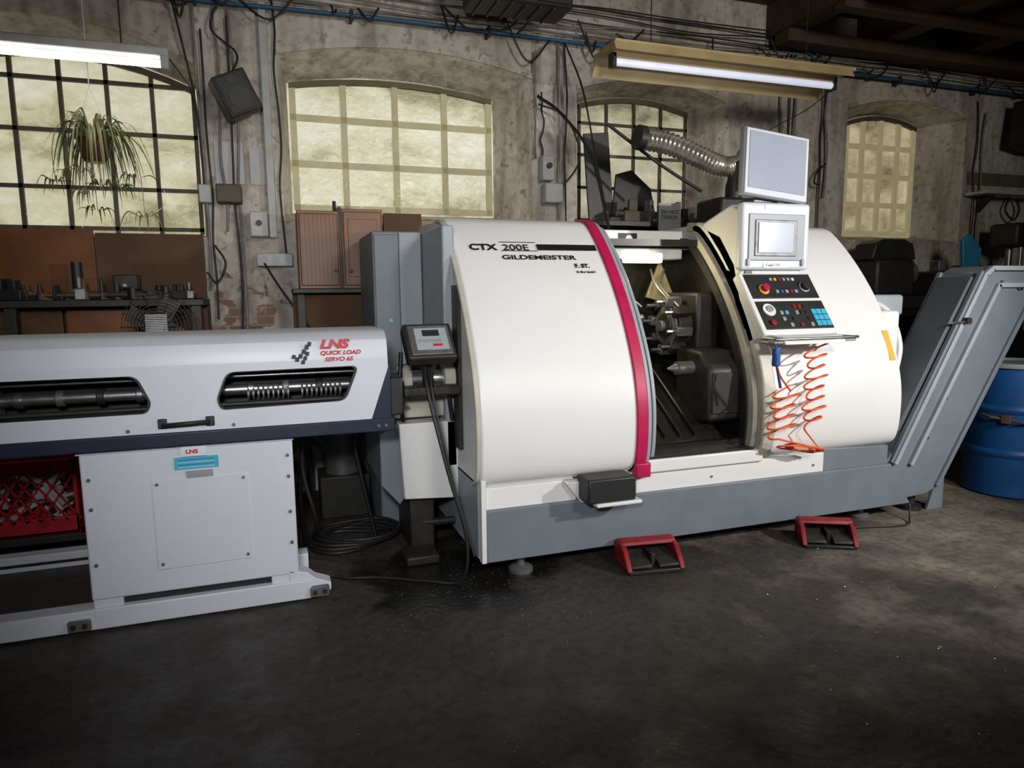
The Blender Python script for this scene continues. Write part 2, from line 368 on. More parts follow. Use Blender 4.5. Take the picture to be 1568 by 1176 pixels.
box('interior_back',1.8,2.68,4.15,4.25,.47,1.80,INTER,lathe,0)
box('interior_side',2.63,2.68,3.40,4.2,.5,1.75,INTER,lathe,0)
box('interior_tray',1.8,2.68,3.27,4.2,.47,.60,INTER,lathe,0)
box('interior_roof',1.8,2.68,3.80,4.2,1.74,1.78,INTER,lathe,0)
box('door_sill',1.85,2.64,3.19,3.28,.47,.545,WHITE,lathe,.01)
box('sill_gasket',1.88,2.58,3.2,3.27,.545,.557,BLACK,lathe,.0)
box('top_beam',1.84,2.70,3.98,4.25,1.73,1.85,WHITE,lathe,.008)
box('top_beam_label',2.10,2.23,3.972,3.982,1.755,1.83,INK,lathe,0)
cyl('top_beam_label_mark',(2.17,3.974,1.792),(2.17,3.968,1.792),.026,WLAB,lathe)
box('interior_lamp_housing',2.0,2.5,3.86,3.98,1.66,1.73,LGREY,lathe,.01)
box('interior_lamp',2.06,2.32,3.80,3.86,1.635,1.695,mat('machine_lamp',(.9,.9,.7),.3,emis=(1,.93,.62),es=5.),lathe,.01)
cyl('spindle_nose',(1.82,3.85,1.22),(2.05,3.85,1.22),.14,STEEL,lathe,32,bev=.01)
cyl('chuck',(2.05,3.85,1.22),(2.14,3.85,1.22),.12,DARK,lathe,32,bev=.01)
for a in (30,150,270):
    box('chuck_jaw',-.03,.03,-.018,.018,.03,.10,STEEL,lathe,.004,rotM((2.16,3.85,1.22),rx=a))
cyl('turret_disc',(2.36,3.80,1.24),(2.46,3.80,1.24),.145,DARK,lathe,12,bev=.008)
cyl('turret_ring',(2.345,3.80,1.24),(2.36,3.80,1.24),.125,ALU,lathe,24,bev=.004)
cyl('turret_face',(2.33,3.80,1.24),(2.345,3.80,1.24),.08,DARK,lathe,24,bev=.005)
cyl('turret_hub',(2.30,3.80,1.24),(2.33,3.80,1.24),.035,ALU,lathe,24,bev=.005)
for k in range(8):
    a=k*45+10; M=rotM((2.38,3.80,1.24),rx=a)
    box('tool_holder',-.06,.05,-.028,.028,.125,.185,(ALU,DARK,ALU,DARK)[k%4],lathe,.006,M)
    cyl('tool_bit',M@Vector((-.12,0,.155)),M@Vector((-.05,0,.155)),.011,STEEL,lathe,10)
box('turret_housing',2.46,2.62,3.62,4.1,1.05,1.45,DARK,lathe,.02)
box('slide_block',2.40,2.60,3.38,3.75,.68,1.02,DARK,lathe,.015)
prism('slide_cover',[(3.34,.70),(3.34,1.00),(3.44,1.10),(3.70,1.12),(3.70,.66)],'X',2.36,2.61,DARK,lathe,.02)
box('slide_cover_face',2.38,2.59,3.330,3.345,.74,.98,DARK,lathe,.006)
prism('way_cover',[(3.32,.6),(3.9,.98),(4.15,1.0),(4.15,.6)],'X',1.8,2.45,INTER,lathe,.004)
for k in range(5): cyl('way_rib',(1.88+k*.1,3.34,.63),(1.88+k*.1,3.9,1.0),.01,INTER,lathe,8)
prism('splash_sheet',[(2.42,1.66),(2.56,1.36),(2.32,1.42)],'Y',4.0,4.02,LAMPGLOW,lathe,.002)  # yellow triangle paints the lamp-lit part of the interior panels
prism('splash_sheet_b',[(1.95,1.60),(2.12,1.50),(2.10,1.30),(1.95,1.3)],'Y',4.08,4.1,DARK,lathe,.002)
cyl('tailstock_quill',(2.25,3.52,1.0),(2.38,3.52,1.0),.040,ALU,lathe,20)
cyl('tailstock_tip',(2.19,3.52,1.0),(2.25,3.52,1.0),.004,ALU,lathe,20,r2=.03)
cables('coolant_lines',[[(2.35,4.0,1.6),(2.3,3.85,1.5),(2.34,3.75,1.40)],[(2.45,4.0,1.6),(2.36,3.9,1.5),(2.38,3.7,1.36)],[(2.1,4.0,1.6),(2.12,3.9,1.45),(2.2,3.85,1.36)]],.008,ALU,lathe)
box('skirt_left',.945,1.46,3.215,3.6,.36,.475,WHITE,lathe,.004)
prism('skirt_bevel',[(1.38,.475),(1.47,.475),(1.55,.345),(1.47,.36)],'Y',3.17,3.23,WHITE,lathe,.004)
box('skirt_right',1.70,3.10,3.21,3.6,.36,.48,WHITE,lathe,.004)
for x in(1.78,2.3,3.02): cyl('skirt_screw',(x,3.21,.41),(x,3.204,.41),.007,STEEL,lathe,10)
prism('skirt_foot',[(.93,.09),(.955,.09),(.955,.52),(.93,.52)],'Y',3.19,3.24,WHITE,lathe,.002)
box('side_sheet',.925,.945,3.24,4.3,.10,.50,LGREY,lathe,.002)
box('core_body',.95,3.60,3.30,4.55,.30,.50,GREY,lathe,.004)
box('side_panel_rear',.86,.925,3.62,4.45,.5,1.82,LGREY,lathe,.01)
box('side_panel_gap',.905,.925,3.50,3.62,.62,1.5,DARK,lathe,.0)
prism('tray_front',[(.955,.09),(3.80,.09),(3.62,.365),(.955,.365)],'Y',3.19,3.32,GREY,lathe,.006)
box('tray_body',.98,3.6,3.3,4.4,.10,.32,DGREY,lathe,.004)
prism('tray_rear_link',[(3.1,.36),(3.62,.36),(3.62,.48),(3.1,.5)],'Y',3.22,3.3,GREY,lathe,.006)
box('coolant_pump_box',1.455,1.73,3.05,3.20,.38,.51,BLACK,lathe,.012)
box('coolant_pump_base',1.50,1.76,3.04,3.20,.362,.382,WHITE,lathe,.006)
for x,y in ((1.16,3.26),(1.42,3.55),(3.5,3.30),(2.4,3.5),(3.3,4.2),(1.2,4.2)):
    rev('foot',[(.065,0),(.065,.018),(.05,.03),(.022,.035),(.022,.12)],(x,y,0),ALU,lathe,20)
box('end_cap',3.65,3.80,3.35,4.2,.70,1.32,WHITE,lathe,.02)
prism('end_cap_slope',[(3.28,.62),(3.28,.95),(3.36,1.15),(3.5,1.2),(3.5,.62)],'X',3.65,3.74,WHITE,lathe,.01)
sweep('end_hose',catmull([(3.8,3.6,1.38),(3.86,3.5,1.30),(3.88,3.42,1.1),(3.84,3.40,.92)],6),.022,WHITE,lathe,12)
cyl('end_pipe',(3.8,3.7,1.35),(4.05,3.7,1.35),.05,WHITE,lathe)
box('end_drive_box',3.72,4.05,3.55,4.2,1.28,1.42,LGREY,lathe,.02)
def htext(name,s,size,x,z,m=INK,sx=1.,bold=0.,d=.0035):
    y,a=at(z); n=Vector((0,-math.sin(a),math.cos(a)))
    return text(name,s,size,Vector((x,y,z))+n*d,math.degrees(a),m,lathe,sx,bold=bold)
htext('letters_type','CTX',.064,1.015,1.688,sx=1.2,bold=.0022,d=.006)
htext('letters_number','200E',.064,1.205,1.688,sx=1.22,bold=.0004,d=.006)
def hbar(name,x0,x1,z0,z1,m,d=.004):
    y0,a0=at(z0);y1,a1=at(z1); n0=Vector((0,-math.sin(a0),math.cos(a0)))*d;n1=Vector((0,-math.sin(a1),math.cos(a1)))*d
    v=[Vector((x0,y0,z0))+n0,Vector((x1,y0,z0))+n0,Vector((x1,y1,z1))+n1,Vector((x0,y1,z1))+n1]
    return from_data(name,v,[(0,1,2,3)],m,lathe,0,False)
hbar('letters_bar',1.41,1.775,1.688,1.722,INK,.008)
hbar('letters_rule_l',1.195,1.41,1.682,1.685,INK,.007)
hbar('letters_rule_t',1.195,1.41,1.732,1.735,INK,.007)
htext('letters_maker','GILDEMEISTER',.044,1.185,1.636,sx=1.55,bold=.0009,d=.006)
htext('letters_dealer','F. ST.',.040,1.60,1.590,bold=.0015,d=.006)
htext('letters_dealer_line','B. Bier GmbH',.020,1.60,1.560,d=.006,bold=.0006)
hbar('warning_label',3.575,3.62,1.02,1.20,YLAB,.004)
PL=WHITE
prism('control_housing',[(3.405,1.56),(3.42,1.93),(3.52,1.97),(3.82,1.88),(3.62,1.68),(3.47,1.50)],'X',2.60,3.05,PL,lathe,.02,seg=3)
prism('control_arm_fairing',[(3.95,1.88),(3.86,1.90),(3.60,1.80),(3.45,1.62),(3.38,1.40),(3.30,1.22),(3.42,1.2),(3.7,1.6)],'X',2.60,2.72,PL,lathe,.02,seg=3)
box('monitor_bezel',2.575,3.065,3.37,3.43,1.575,1.965,WHITEB,lathe,.02,seg=3)
box('monitor_recess',2.62,3.02,3.362,3.372,1.63,1.90,LGREY,lathe,.01)
box('monitor_frame',2.66,2.96,3.356,3.364,1.655,1.865,ALU,lathe,.004)
box('monitor_screen',2.68,2.93,3.350,3.358,1.675,1.85,SCREENB,lathe,.002)
for x in(2.61,3.0): box('monitor_clip',x,x+.02,3.355,3.37,1.60,1.64,LGREY,lathe,.003)
box('monitor_caption_plate',2.73,2.90,3.366,3.37,1.59,1.618,SLAB,lathe,0)
text('monitor_caption','Traub CTX',.022,(2.745,3.365,1.597),90,INK,lathe)
box('monitor_badge',2.73,2.88,3.366,3.37,1.925,1.948,SLAB,lathe,.0)
kp=Vector((2.60,3.40,1.56)); kd=Vector((0,-.24,-.325)); L=kd.length; up=-kd.normalized(); ri=Vector((1,0,0)); nn=ri.cross(up)
KM=Matrix(((ri.x,up.x,nn.x,kp.x+kd.x),(ri.y,up.y,nn.y,kp.y+kd.y),(ri.z,up.z,nn.z,kp.z+kd.z),(0,0,0,1)))
box('keypad_body',-.025,.505,-.03,L,-.06,0,PL,lathe,.01,KM)
prism('keypad_support',[(3.17,1.20),(3.44,1.56),(3.55,1.60),(3.34,1.14)],'X',2.60,3.06,PL,lathe,.01)
box('keypad_upper',.005,.48,L*.53,L-.015,0,.006,BLACK,lathe,.004,KM)
box('keypad_lower',.005,.48,.0,L*.48,0,.006,BLACK,lathe,.004,KM)
def kbtn(x,y,w,h,m,t=.006): box('key',x,x+w,y,y+h,.006,.006+t,m,lathe,.001,KM)
def kknob(x,y,r,m,t=.02):
    cyl('knob',KM@Vector((x,y,.006)),KM@Vector((x,y,.006+t)),r,m,lathe,20,bev=.002)
kknob(.10,L*.68,.034,YLAB,.008); kknob(.10,L*.68,.022,RED,.035)
kknob(.40,L*.72,.036,SLAB,.006); kknob(.40,L*.72,.028,DARK,.03)
for k in range(6): kbtn(.17+k*.032,L*.84,.018,.018,(LGREY,YLAB,REDP,SLAB,LGREY,WLAB)[k])
for k in range(5): kbtn(.18+k*.034,L*.62,.020,.020,(SLAB,BLUEP,LGREY,REDP,LGREY)[k])
kknob(.07,L*.32,.042,WLAB,.01);kknob(.07,L*.32,.022,SLAB,.02); kknob(.06,L*.10,.018,REDP,.015)
for i in range(6):
    for j in range(4):
        if random.random()<.7: kbtn(.14+i*.036,.014+j*.042,.022,.024,random.choice((LGREY,SLAB,DARK,SLAB,LGREY,REDP,CYAN)))
for i in range(3):
    for j in range(3): kbtn(.365+i*.036,.016+j*.04,.032,.034,CYAN)
box('shelf_bar',2.56,3.13,3.04,3.09,1.165,1.185,LGREY,lathe,.006)
cables('shelf_rod',[[(2.58,3.16,1.19),(2.58,3.06,1.19),(2.60,3.03,1.19),(3.09,3.03,1.19),(3.11,3.06,1.19),(3.11,3.2,1.19)]],.008,STEEL,lathe)
prism('shelf_bracket',[(3.02,1.16),(3.30,1.16),(3.30,1.22),(3.05,1.20)],'X',2.62,3.04,PL,lathe,.004)
prism('lower_box',[(.62,.34),(.925,.32),(.925,.76),(.60,.76)],'Y',3.62,4.3,WHITE,lathe,.006)
prism('lower_box_side',[(.60,.30),(.63,.34),(.60,.76),(.50,.70),(.50,.42)],'Y',3.66,4.3,GREY,lathe,.006)
box('linkage_plate',.56,.90,3.68,4.0,.78,.98,BEIGE,lathe,.01)
box('linkage_plate_dark',.60,.86,3.66,3.68,.92,1.08,ALU,lathe,.01)
cyl('spindle_tube',(.50,3.62,1.0),(.92,3.62,1.0),.05,STEEL,lathe,24)
cyl('spindle_flange',(.84,3.62,1.0),(.90,3.62,1.0),.10,BEIGE,lathe,24,bev=.006)
cyl('spindle_flange_b',(.62,3.62,1.0),(.67,3.62,1.0),.075,BEIGE,lathe,24,bev=.006)
for z in (.84,.90,.95): cyl('link_bolt',(.66,3.68,z),(.66,3.66,z),.012,STEEL,lathe,10)
cables('drive_hoses',[[(.62,3.60,.78),(.60,3.56,.95),(.62,3.6,1.15)],[(.9,3.58,1.1),(.86,3.54,.95),(.88,3.56,.78)]],.012,CAB,lathe)
box('support_leg',.66,.80,3.7,4.1,0,.33,DARK,lathe,.01)
box('foot_block',.60,.78,3.50,3.68,0,.05,DARK,lathe,.01)
sweep('drain_pipe',catmull([(.68,3.80,.30),(.68,3.74,.22),(.74,3.72,.17),(.92,3.72,.16)],5),.022,DARK,lathe,14)

mon=grp('flat_monitor')
MM=rotM((2.845,3.44,2.185),ry=5.5,rx=-6)
box('case',-.235,.235,-.02,.03,-.20,.20,LGREY,mon,.015,MM)
box('bezel',-.225,.225,-.026,-.018,-.19,.19,WHITEB,mon,.008,MM)
box('screen',-.205,.205,-.030,-.025,-.155,.175,SCREEN,mon,.003,MM)
cyl('stalk',(2.80,3.52,1.975),(2.83,3.48,2.12),.03,DARK,mon)
box('base_clamp',2.72,2.90,3.46,3.60,1.97,2.0,ALU,mon,.01)
box('rear_box',2.70,2.98,3.50,3.62,2.06,2.24,DARK,mon,.01)

hose=grp('coiled_air_hose')
def helix(cx,z0,z1,turns,ax,ay,drift=0.,cy=3.095,ph=0.,irr=.25):
    pts=[];n=int(turns*14)
    for i in range(n+1):
        t=i/n; a=2*math.pi*turns*t+ph; k=1+irr*math.sin(a*.37+cx*9)
        pts.append((cx+drift*t+ax*k*math.cos(a),cy+ay*math.sin(a)*.8,z0+(z1-z0)*t+.022*math.cos(a)))
    return pts
h1=[(2.88,3.03,1.19)]+helix(2.90,1.13,.68,7.5,.065,.045,.0)
h2=helix(2.70,.90,.64,4.5,.08,.045,-.03,ph=1.)
h3=helix(2.80,.60,.58,5,.12,.045,.05,ph=2.,irr=.5)
h3=[(p[0],p[1],p[2]-.035+.05*math.sin(i*.45)) for i,p in enumerate(h3)]
cables('hose_coils',[h1+h3[10:44]],.0055,ORANGE,hose,False)
cables('hose_coils_b',[h2+h3[20:]],.0055,ORANGE,hose,False)
cables('hose_lead',[[(2.69,3.05,.90),(2.62,3.05,.98),(2.58,3.04,1.05)]],.0055,ORANGE,hose)
box('gun_body',2.565,2.60,3.03,3.07,1.04,1.15,BLUEP,hose,.01)
cyl('gun_nozzle',(2.59,3.05,1.04),(2.62,3.05,.92),.008,BLUEP,hose,12)
cyl('gun_hook',(2.58,3.05,1.15),(2.58,3.04,1.20),.006,STEEL,hose,8)

cv=grp('chip_conveyor')
Y0,Y1=3.21,3.52
side=[(3.625,.37),(3.70,.46),(4.33,1.56),(4.42,1.60),(5.45,1.60),(5.45,1.38),(4.86,1.38),(4.78,1.32),(4.08,.16),(3.98,.12),(3.80,.11)]
prism('trough_body',side,'Y',Y0+.02,Y1,GREY,cv,.008)
def rail(name,pts,w,y0,y1,m):
    for i in range(len(pts)-1):
        a=Vector(pts[i]);b=Vector(pts[i+1]);t=(b-a).normalized();n=Vector((-t.y,t.x))*w
        prism(name,[tuple(a),tuple(b),tuple(b+n),tuple(a+n)],'Y',y0,y1,m,cv,.003)
rail('upper_flange',[(3.66,.36),(4.33,1.555),(4.40,1.60),(5.45,1.60)],-.03,Y0-.01,Y0+.02,LGREY)
rail('mid_rib',[(3.80,.34),(4.47,1.49),(5.45,1.49)],-.03,Y0-.005,Y0+.02,LGREY)
rail('lower_flange',[(4.07,.16),(4.78,1.33),(4.86,1.38),(5.45,1.38)],.03,Y0,Y0+.02,GREY)
prism('top_lid',[(3.74,.55),(4.30,1.52),(4.27,1.535),(3.71,.565)],'Y',Y0+.04,Y1-.03,DGREY,cv,.004)
prism('left_rim',[(3.66,.36),(4.33,1.56),(4.31,1.57),(3.64,.37)],'Y',Y0,Y0+.03,GREY,cv,.003)
prism('far_rim',[(3.66,.36),(4.33,1.56),(4.31,1.57),(3.64,.37)],'Y',Y1-.02,Y1+.01,GREY,cv,.003)
cyl('hinge_knob',(4.18,3.215,1.25),(4.18,3.17,1.25),.022,DARK,cv,16)
cyl('hinge_rod',(4.05,3.19,1.24),(4.20,3.19,1.245),.008,STEEL,cv,8)
for ya in(3.25,3.47): prism('stand_leg',[(4.02,.0),(4.16,.0),(4.16,.30),(4.30,.55),(4.12,.28)],'Y',ya,ya+.02,GREY,cv,.002)
rev('foot',[(.07,0),(.07,.03),(.03,.04),(.03,.12)],(3.95,3.32,0),DARK,cv,20)
box('discharge_chute',5.15,5.45,3.24,3.5,1.15,1.38,GREY,cv,.004)
text('maker_plate','Gr',.06,(4.66,Y0+.014,1.44),90,INK,cv)
for k in range(5): cyl('flange_bolt',(3.95+k*.14,Y0+.015,.50+k*.25),(3.95+k*.14,Y0+.005,.50+k*.25),.008,STEEL,cv,10)

br=grp('oil_barrel')
R=.29; BC=(4.98,3.40)
pf=[(R-.02,0),(R,.012),(R,.03),(R-.006,.05)]
def ring(z): return [(R-.006,z-.03),(R+.006,z-.012),(R+.008,z),(R+.006,z+.012),(R-.006,z+.03)]
pf+=[(R-.006,.14)]+ring(.31)+ring(.62)+[(R-.006,.86),(R-.01,.91)]
rev('drum',pf,(BC[0],BC[1],0),BLUEB,br,56)
rev('rim',[(R-.012,.905),(R+.006,.91),(R+.008,.925),(R+.004,.94),(R-.012,.94),(R-.014,.922)],(BC[0],BC[1],0),LGREY,br,56)
an=math.atan2(-3.43,-5.0)-.12
dx,dy=math.cos(an),math.sin(an)
p=Vector((BC[0]+dx*(R+.01),BC[1]+dy*(R+.01),.56)); tdir=Vector((-dy,dx,0))
box('strap_lug',-.03,.03,-.02,.02,-.03,.03,RUST,br,.006,rotM(p,rz=math.degrees(an)+90))
sweep('handle_strap',[p-tdir*.14+Vector((-dx*.02,-dy*.02,.02)),p-tdir*.09+Vector((dx*.02,dy*.02,.01)),p,p+tdir*.09+Vector((dx*.02,dy*.02,-.01)),p+tdir*.14+Vector((-dx*.02,-dy*.02,-.02))],.010,RUST,br,8)

def pedal(name,c,rz,s=1.):
    g=grp(name); M=rotM((c[0],c[1],0),rz=rz)@Matrix.Scale(s,4)
    box('sole',-.15,.15,-.11,.10,0,.022,BLACK,g,.006,M)
    for sx in(-1,1):
        P=[(-.115,.018),(-.10,.04),(-.03,.115),(.04,.14),(.10,.12),(.10,.018)]
        x=sx*.145; prism('cheek',P,'X',x-.014,x+.014,REDP,g,.005,M)
    prism('hood',[(.0,.115),(.01,.138),(.06,.146),(.105,.125),(.105,.018),(.09,.018),(.09,.11),(.05,.125)],'X',-.155,.155,REDP,g,.008,M)
    box('inner_back',-.135,.135,.07,.09,.02,.12,BLACK,g,.002,M)
    box('divider',-.012,.012,-.06,.08,.018,.09,BLACK,g,.004,M)
    for sx in(-1,1):
        prism('treadle',[(-.10,.03),(-.095,.045),(.06,.085),(.06,.05)],'X',sx*.075-.055,sx*.075+.055,DARK,g,.004,M)
    return g
pedal('foot_pedal',(1.82,3.07),-8)
pedal('foot_pedal.001',(2.95,3.01),-28,.95)
pc=grp('pedal_cable')
cables('cable',[[(3.06,3.08,.03),(3.25,3.14,.01),(3.6,3.06,.01),(3.72,3.12,.02),(3.76,3.16,.10)]],.006,CAB,pc)

# ------------------------------------------------------------------ BAR FEEDER
bf=grp('bar_feeder')
XL=-2.5
wr=roundpoly([(-.215,1.12),(.355,1.125),(.29,.965),(-.245,.955),(-.262,1.0)],.035)
wl=roundpoly([(-1.45,1.12),(-.575,1.12),(-.525,1.0),(-.545,.958),(-1.45,.955)],.035)
plate('lid_front',[(XL,.865),(.41,.865),(.495,1.11),(.495,1.16),(XL,1.16)],[wr,wl],3.25,3.262,WHITEB,bf,.002)
for nm,h in(('gasket_r',wr),('gasket_l',wl)):
    c=Vector((sum(p[0] for p in h)/len(h),sum(p[1] for p in h)/len(h)))
    inn=[tuple(c+(Vector(p)-c)*( .975 if nm=='gasket_r' else .985)) for p in h]
    out=[tuple(c+(Vector(p)-c)*1.012) for p in h]
    plate(nm,out,[inn],3.244,3.262,BLACK,bf)
prism('lid_top',[(3.25,1.155),(3.254,1.20),(3.27,1.245),(3.31,1.275),(3.38,1.287),(3.74,1.287),(3.78,1.25),(3.78,.865),(3.765,.865),(3.765,1.24),(3.73,1.27),(3.38,1.27),(3.32,1.26),(3.285,1.235),(3.268,1.195),(3.262,1.155)],'X',XL,.495,WHITEB,bf,.002)
prism('lid_end',[(3.255,1.155),(3.275,1.235),(3.32,1.268),(3.74,1.275),(3.77,1.24),(3.77,.87),(3.27,.87)],'X',.475,.49,NAVY,bf,.002)
prism('end_wedge',[(.40,.865),(.505,.865),(.505,1.13),(.49,1.12)],'Y',3.256,3.77,NAVY,bf,.003)
box('tray',XL,.515,3.235,3.79,.805,.868,NAVY,bf,.006)
box('end_nose',.50,.58,3.34,3.60,.86,1.05,BLACK,bf,.01)
box('inner_back',XL,.46,3.56,3.57,.87,1.26,DARK,bf,0)
box('inner_floor',XL,.46,3.27,3.56,.868,.90,DARK,bf,0)
cyl('bar_guide',(XL,3.42,1.02),(.44,3.42,1.02),.026,STEEL,bf,20)
cyl('guide_rod',(XL,3.36,1.09),(.44,3.36,1.09),.006,STEEL,bf,12)
cyl('guide_rod_low',(XL,3.33,.965),(.44,3.33,.965),.012,DARK,bf,12)
for k in range(16):
    x=-2.0+k*.155; cyl('guide_collar',(x,3.42,1.02),(x+.03,3.42,1.02),.036,(STEEL,ALU,DARK)[k%3],bf,20,bev=.004)
for k in range(9): cyl('roller',(-.14+k*.022,3.40,1.0),(-.132+k*.022,3.40,1.0),.032,ALU,bf,14)
for k in range(9): cyl('roller',(.10+k*.022,3.40,1.0),(.108+k*.022,3.40,1.0),.032,ALU,bf,14)
box('carriage',-1.26,-1.13,3.30,3.5,.92,1.06,ALU,bf,.012)
cables('lid_handle',[[(-.48,3.252,.905),(-.48,3.215,.905),(-.30,3.215,.91),(-.30,3.252,.91)]],.010,BLACK,bf,False)
for x in(-.485,-.295): box('handle_boss',x-.018,x+.018,3.235,3.252,.888,.93,BLACK,bf,.004)
for x,z in ((.44,.835),(.475,.835)): cyl('tray_bolt',(x,3.235,z),(x,3.228,z),.008,STEEL,bf,12)
for x in(-.62,-.2): cyl('lid_stud',(x,3.25,.885),(x,3.242,.885),.008,STEEL,bf,12)
text('logo_name','LNS',.056,(.185,3.250,1.212),84,INKR,bf,1.3,bold=.003,shear=.25)
text('logo_line','QUICK LOAD',.026,(.185,3.246,1.182),90,INKR,bf,1.15,bold=.0008,shear=.25)
text('logo_line_b','SERVO 65',.026,(.205,3.246,1.152),90,INKR,bf,1.15,bold=.0008,shear=.25)
for i,(x,z,s) in enumerate(((.07,1.178,.010),(.085,1.165,.011),(.10,1.18,.011),(.115,1.20,.011),(.128,1.22,.011),(.14,1.235,.010),(.13,1.19,.010),(.12,1.17,.010),(.11,1.152,.010))):
    prism('logo_block',[(x-s,z-s*.7),(x+s*.6,z-s),(x+s,z+s*.7),(x-s*.5,z+s)],'Y',3.243,3.2505,INK,bf,0)
box('stand_cabinet',-.82,.045,3.275,3.70,.14,.806,WHITEB,bf,.008)
box('stand_lip',-.83,.05,3.268,3.30,.79,.806,WHITEB,bf,.002)
plate('stand_panel',[(-.55,.245),(-.155,.25),(-.155,.655),(-.55,.65)],[],3.270,3.276,WHITEB,bf,.002)
for x in(-.53,-.175):
    for z in(.27,.635): cyl('panel_screw',(x,3.27,z),(x,3.265,z),.007,ALU,bf,10)
for x,z in((-.79,.68),(-.79,.55),(-.79,.3),(.02,.72),(.02,.62),(.02,.3),(.02,.45)): cyl('hinge_screw',(x,3.275,z),(x,3.268,z),.008,ALU,bf,10)
box('stand_leg_l',-.815,-.70,3.28,3.66,.09,.15,WHITEB,bf,.004)
box('stand_leg_r',-.08,.04,3.28,3.66,.09,.15,WHITEB,bf,.004)
box('stand_slot',-.70,-.08,3.30,3.6,.105,.14,BLACK,bf,0)
box('label_red',-.425,-.32,3.264,3.268,.752,.798,WLAB,bf,0); text('label_red_text','LNS',.024,(-.405,3.263,.766),90,INKR,bf,1.2,bold=.001)
box('label_cyan',-.455,-.275,3.268,3.273,.695,.748,CYAN,bf,0)
for k in range(4): box('label_cyan_row',-.44,-.29,3.2675,3.27,.702+k*.011,.704+k*.011,INK if k%2 else WLAB,bf,0)
box('label_silver',-.41,-.30,3.268,3.273,.655,.685,SLAB,bf,0)
box('foot_rail',-1.6,.10,3.262,3.36,.012,.105,WHITEB,bf,.006)
box('foot_rail_rear',-.80,.10,3.62,3.72,.012,.105,WHITEB,bf,.006)
box('foot_cross_l',-.84,-.74,3.3,3.7,.04,.1,WHITEB,bf,.004)
box('foot_cross_r',-.05,.05,3.3,3.7,.04,.1,WHITEB,bf,.004)
prism('foot_toe',[(.0,.012),(.16,.012),(.19,.04),(.19,.075),(.12,.105),(.08,.14),(.0,.16)],'Y',3.275,3.36,WHITEB,bf,.005)
for x in(-.87,.135):
    prism('foot_plate',roundpoly([(x-.045,.02),(x+.045,.02),(x+.045,.07),(x-.045,.07)],.012),'Y',3.25,3.276,ALU,bf,.002)
    for d in(-.022,.022): cyl('plate_bolt',(x+d,3.25,.045),(x+d,3.24,.045),.011,DARK,bf,12)
for x in(-1.1,.05): cyl('rail_glide',(x,3.31,0),(x,3.31,.014),.03,BLACK,bf,16)
for x in(-.7,.05): cyl('rail_glide',(x,3.67,0),(x,3.67,.014),.03,BLACK,bf,16)
pd=grp('feeder_control_pendant')
PM=rotM((.72,3.37,1.205),rx=-38,rz=4)
box('case',-.125,.125,-.035,.035,-.105,.105,DARK,pd,.012,PM)
box('face',-.105,.105,-.041,-.034,-.085,.088,ALU,pd,.004,PM)
box('face_plate',-.075,.09,-.043,-.040,-.06,.07,LGREY,pd,.002,PM)
box('display',-.035,.05,-.047,-.042,.02,.055,BLACK,pd,.001,PM)
box('stripe',.01,.055,-.0465,-.042,-.04,-.028,INKR,pd,.0,PM)
box('keys',-.06,.055,-.0465,-.042,-.02,.0,SLAB,pd,.001,PM)
cyl('neck',(.72,3.42,1.12),(.74,3.5,.98),.03,BLACK,pd)
box('mount',.60,.90,3.44,3.55,.93,.98,DARK,pd,.01)
cables('lead',[[(.70,3.40,1.12),(.69,3.28,.98),(.76,3.2,.6),(.84,3.16,.25),(.82,3.18,.03),(.68,3.26,.008),(.45,3.40,.008),(.3,3.45,.008),(.22,3.5,.008)]],.008,CAB,pd)
cables('lead_b',[[(.74,3.42,1.12),(.72,3.3,.95),(.80,3.22,.5),(.88,3.16,.15)]],.006,CAB,pd)
eb=grp('electrical_cabinet')
box('body',.565,.855,4.16,4.8,.0,1.83,GREY,eb,.008)
box('door',.575,.72,4.15,4.165,.8,1.81,GREY,eb,.004)
box('trim',.72,.855,4.14,4.18,.8,1.825,LGREY,eb,.006)
cyl('lock',(.66,4.15,1.3),(.66,4.14,1.3),.012,STEEL,eb,12)
cc=grp('cable_coil')
ln=[]
for k in range(5):
    ln.append([(.33+(.20+.012*k+.02*math.sin(a*2+k))*math.cos(a)+.02*k,4.0+(.18+.015*math.cos(a*3+k))*math.sin(a),.012+.016*k) for a in [i*math.pi/16 for i in range(33)]])
ln.append([(.1,4.0,.02),(.08,3.9,.3),(.1,3.85,.6),(.08,3.84,.80)])
ln.append([(.14,4.05,.02),(.16,3.84,.2),(.10,3.84,.5),(.12,3.84,.80)])
ln.append([(.5,4.0,.02),(.45,4.0,.3),(.40,4.0,.6),(.42,3.85,.82)])
cables('coils',ln,.012,CAB,cc)
bk=grp('metal_bucket')
rev('pot',[(.11,0),(.13,.3),(.135,.32),(.125,.32),(.10,.03)],(.38,4.62,.28),ALU,bk,24)
box('stand',.22,.54,4.48,4.78,0,.28,DARK,bk,.01)

cr=grp('plastic_crate')
X0,X1,YA,YB,ZA,ZB=-2.0,-1.10,4.32,4.66,.14,.57
box('bottom',X0,X1,YA,YB,ZA,ZA+.02,REDC,cr,.003)
for (a,b,c,d) in((X0,X1,YA,YA+.02),(X0,X1,YB-.02,YB)):
    box('rim',a,b,c,d,ZB-.08,ZB,REDC,cr,.004); box('skirt',a,b,c,d,ZA,ZA+.10,REDC,cr,.004)
    n=14; seg=(b-a)/n
    for k in range(n):
        x=a+seg*k
        for s in(0,1):
            p=[(x,ZA+.08),(x+.010,ZA+.08),(x+seg*3+.010,ZB-.06),(x+seg*3,ZB-.06)] if s else [(x+seg*3,ZA+.08),(x+seg*3+.010,ZA+.08),(x+.010,ZB-.06),(x,ZB-.06)]
            if x+seg*3<=b+.001: prism('lattice',p,'Y',c,d-.005,REDC,cr,0)
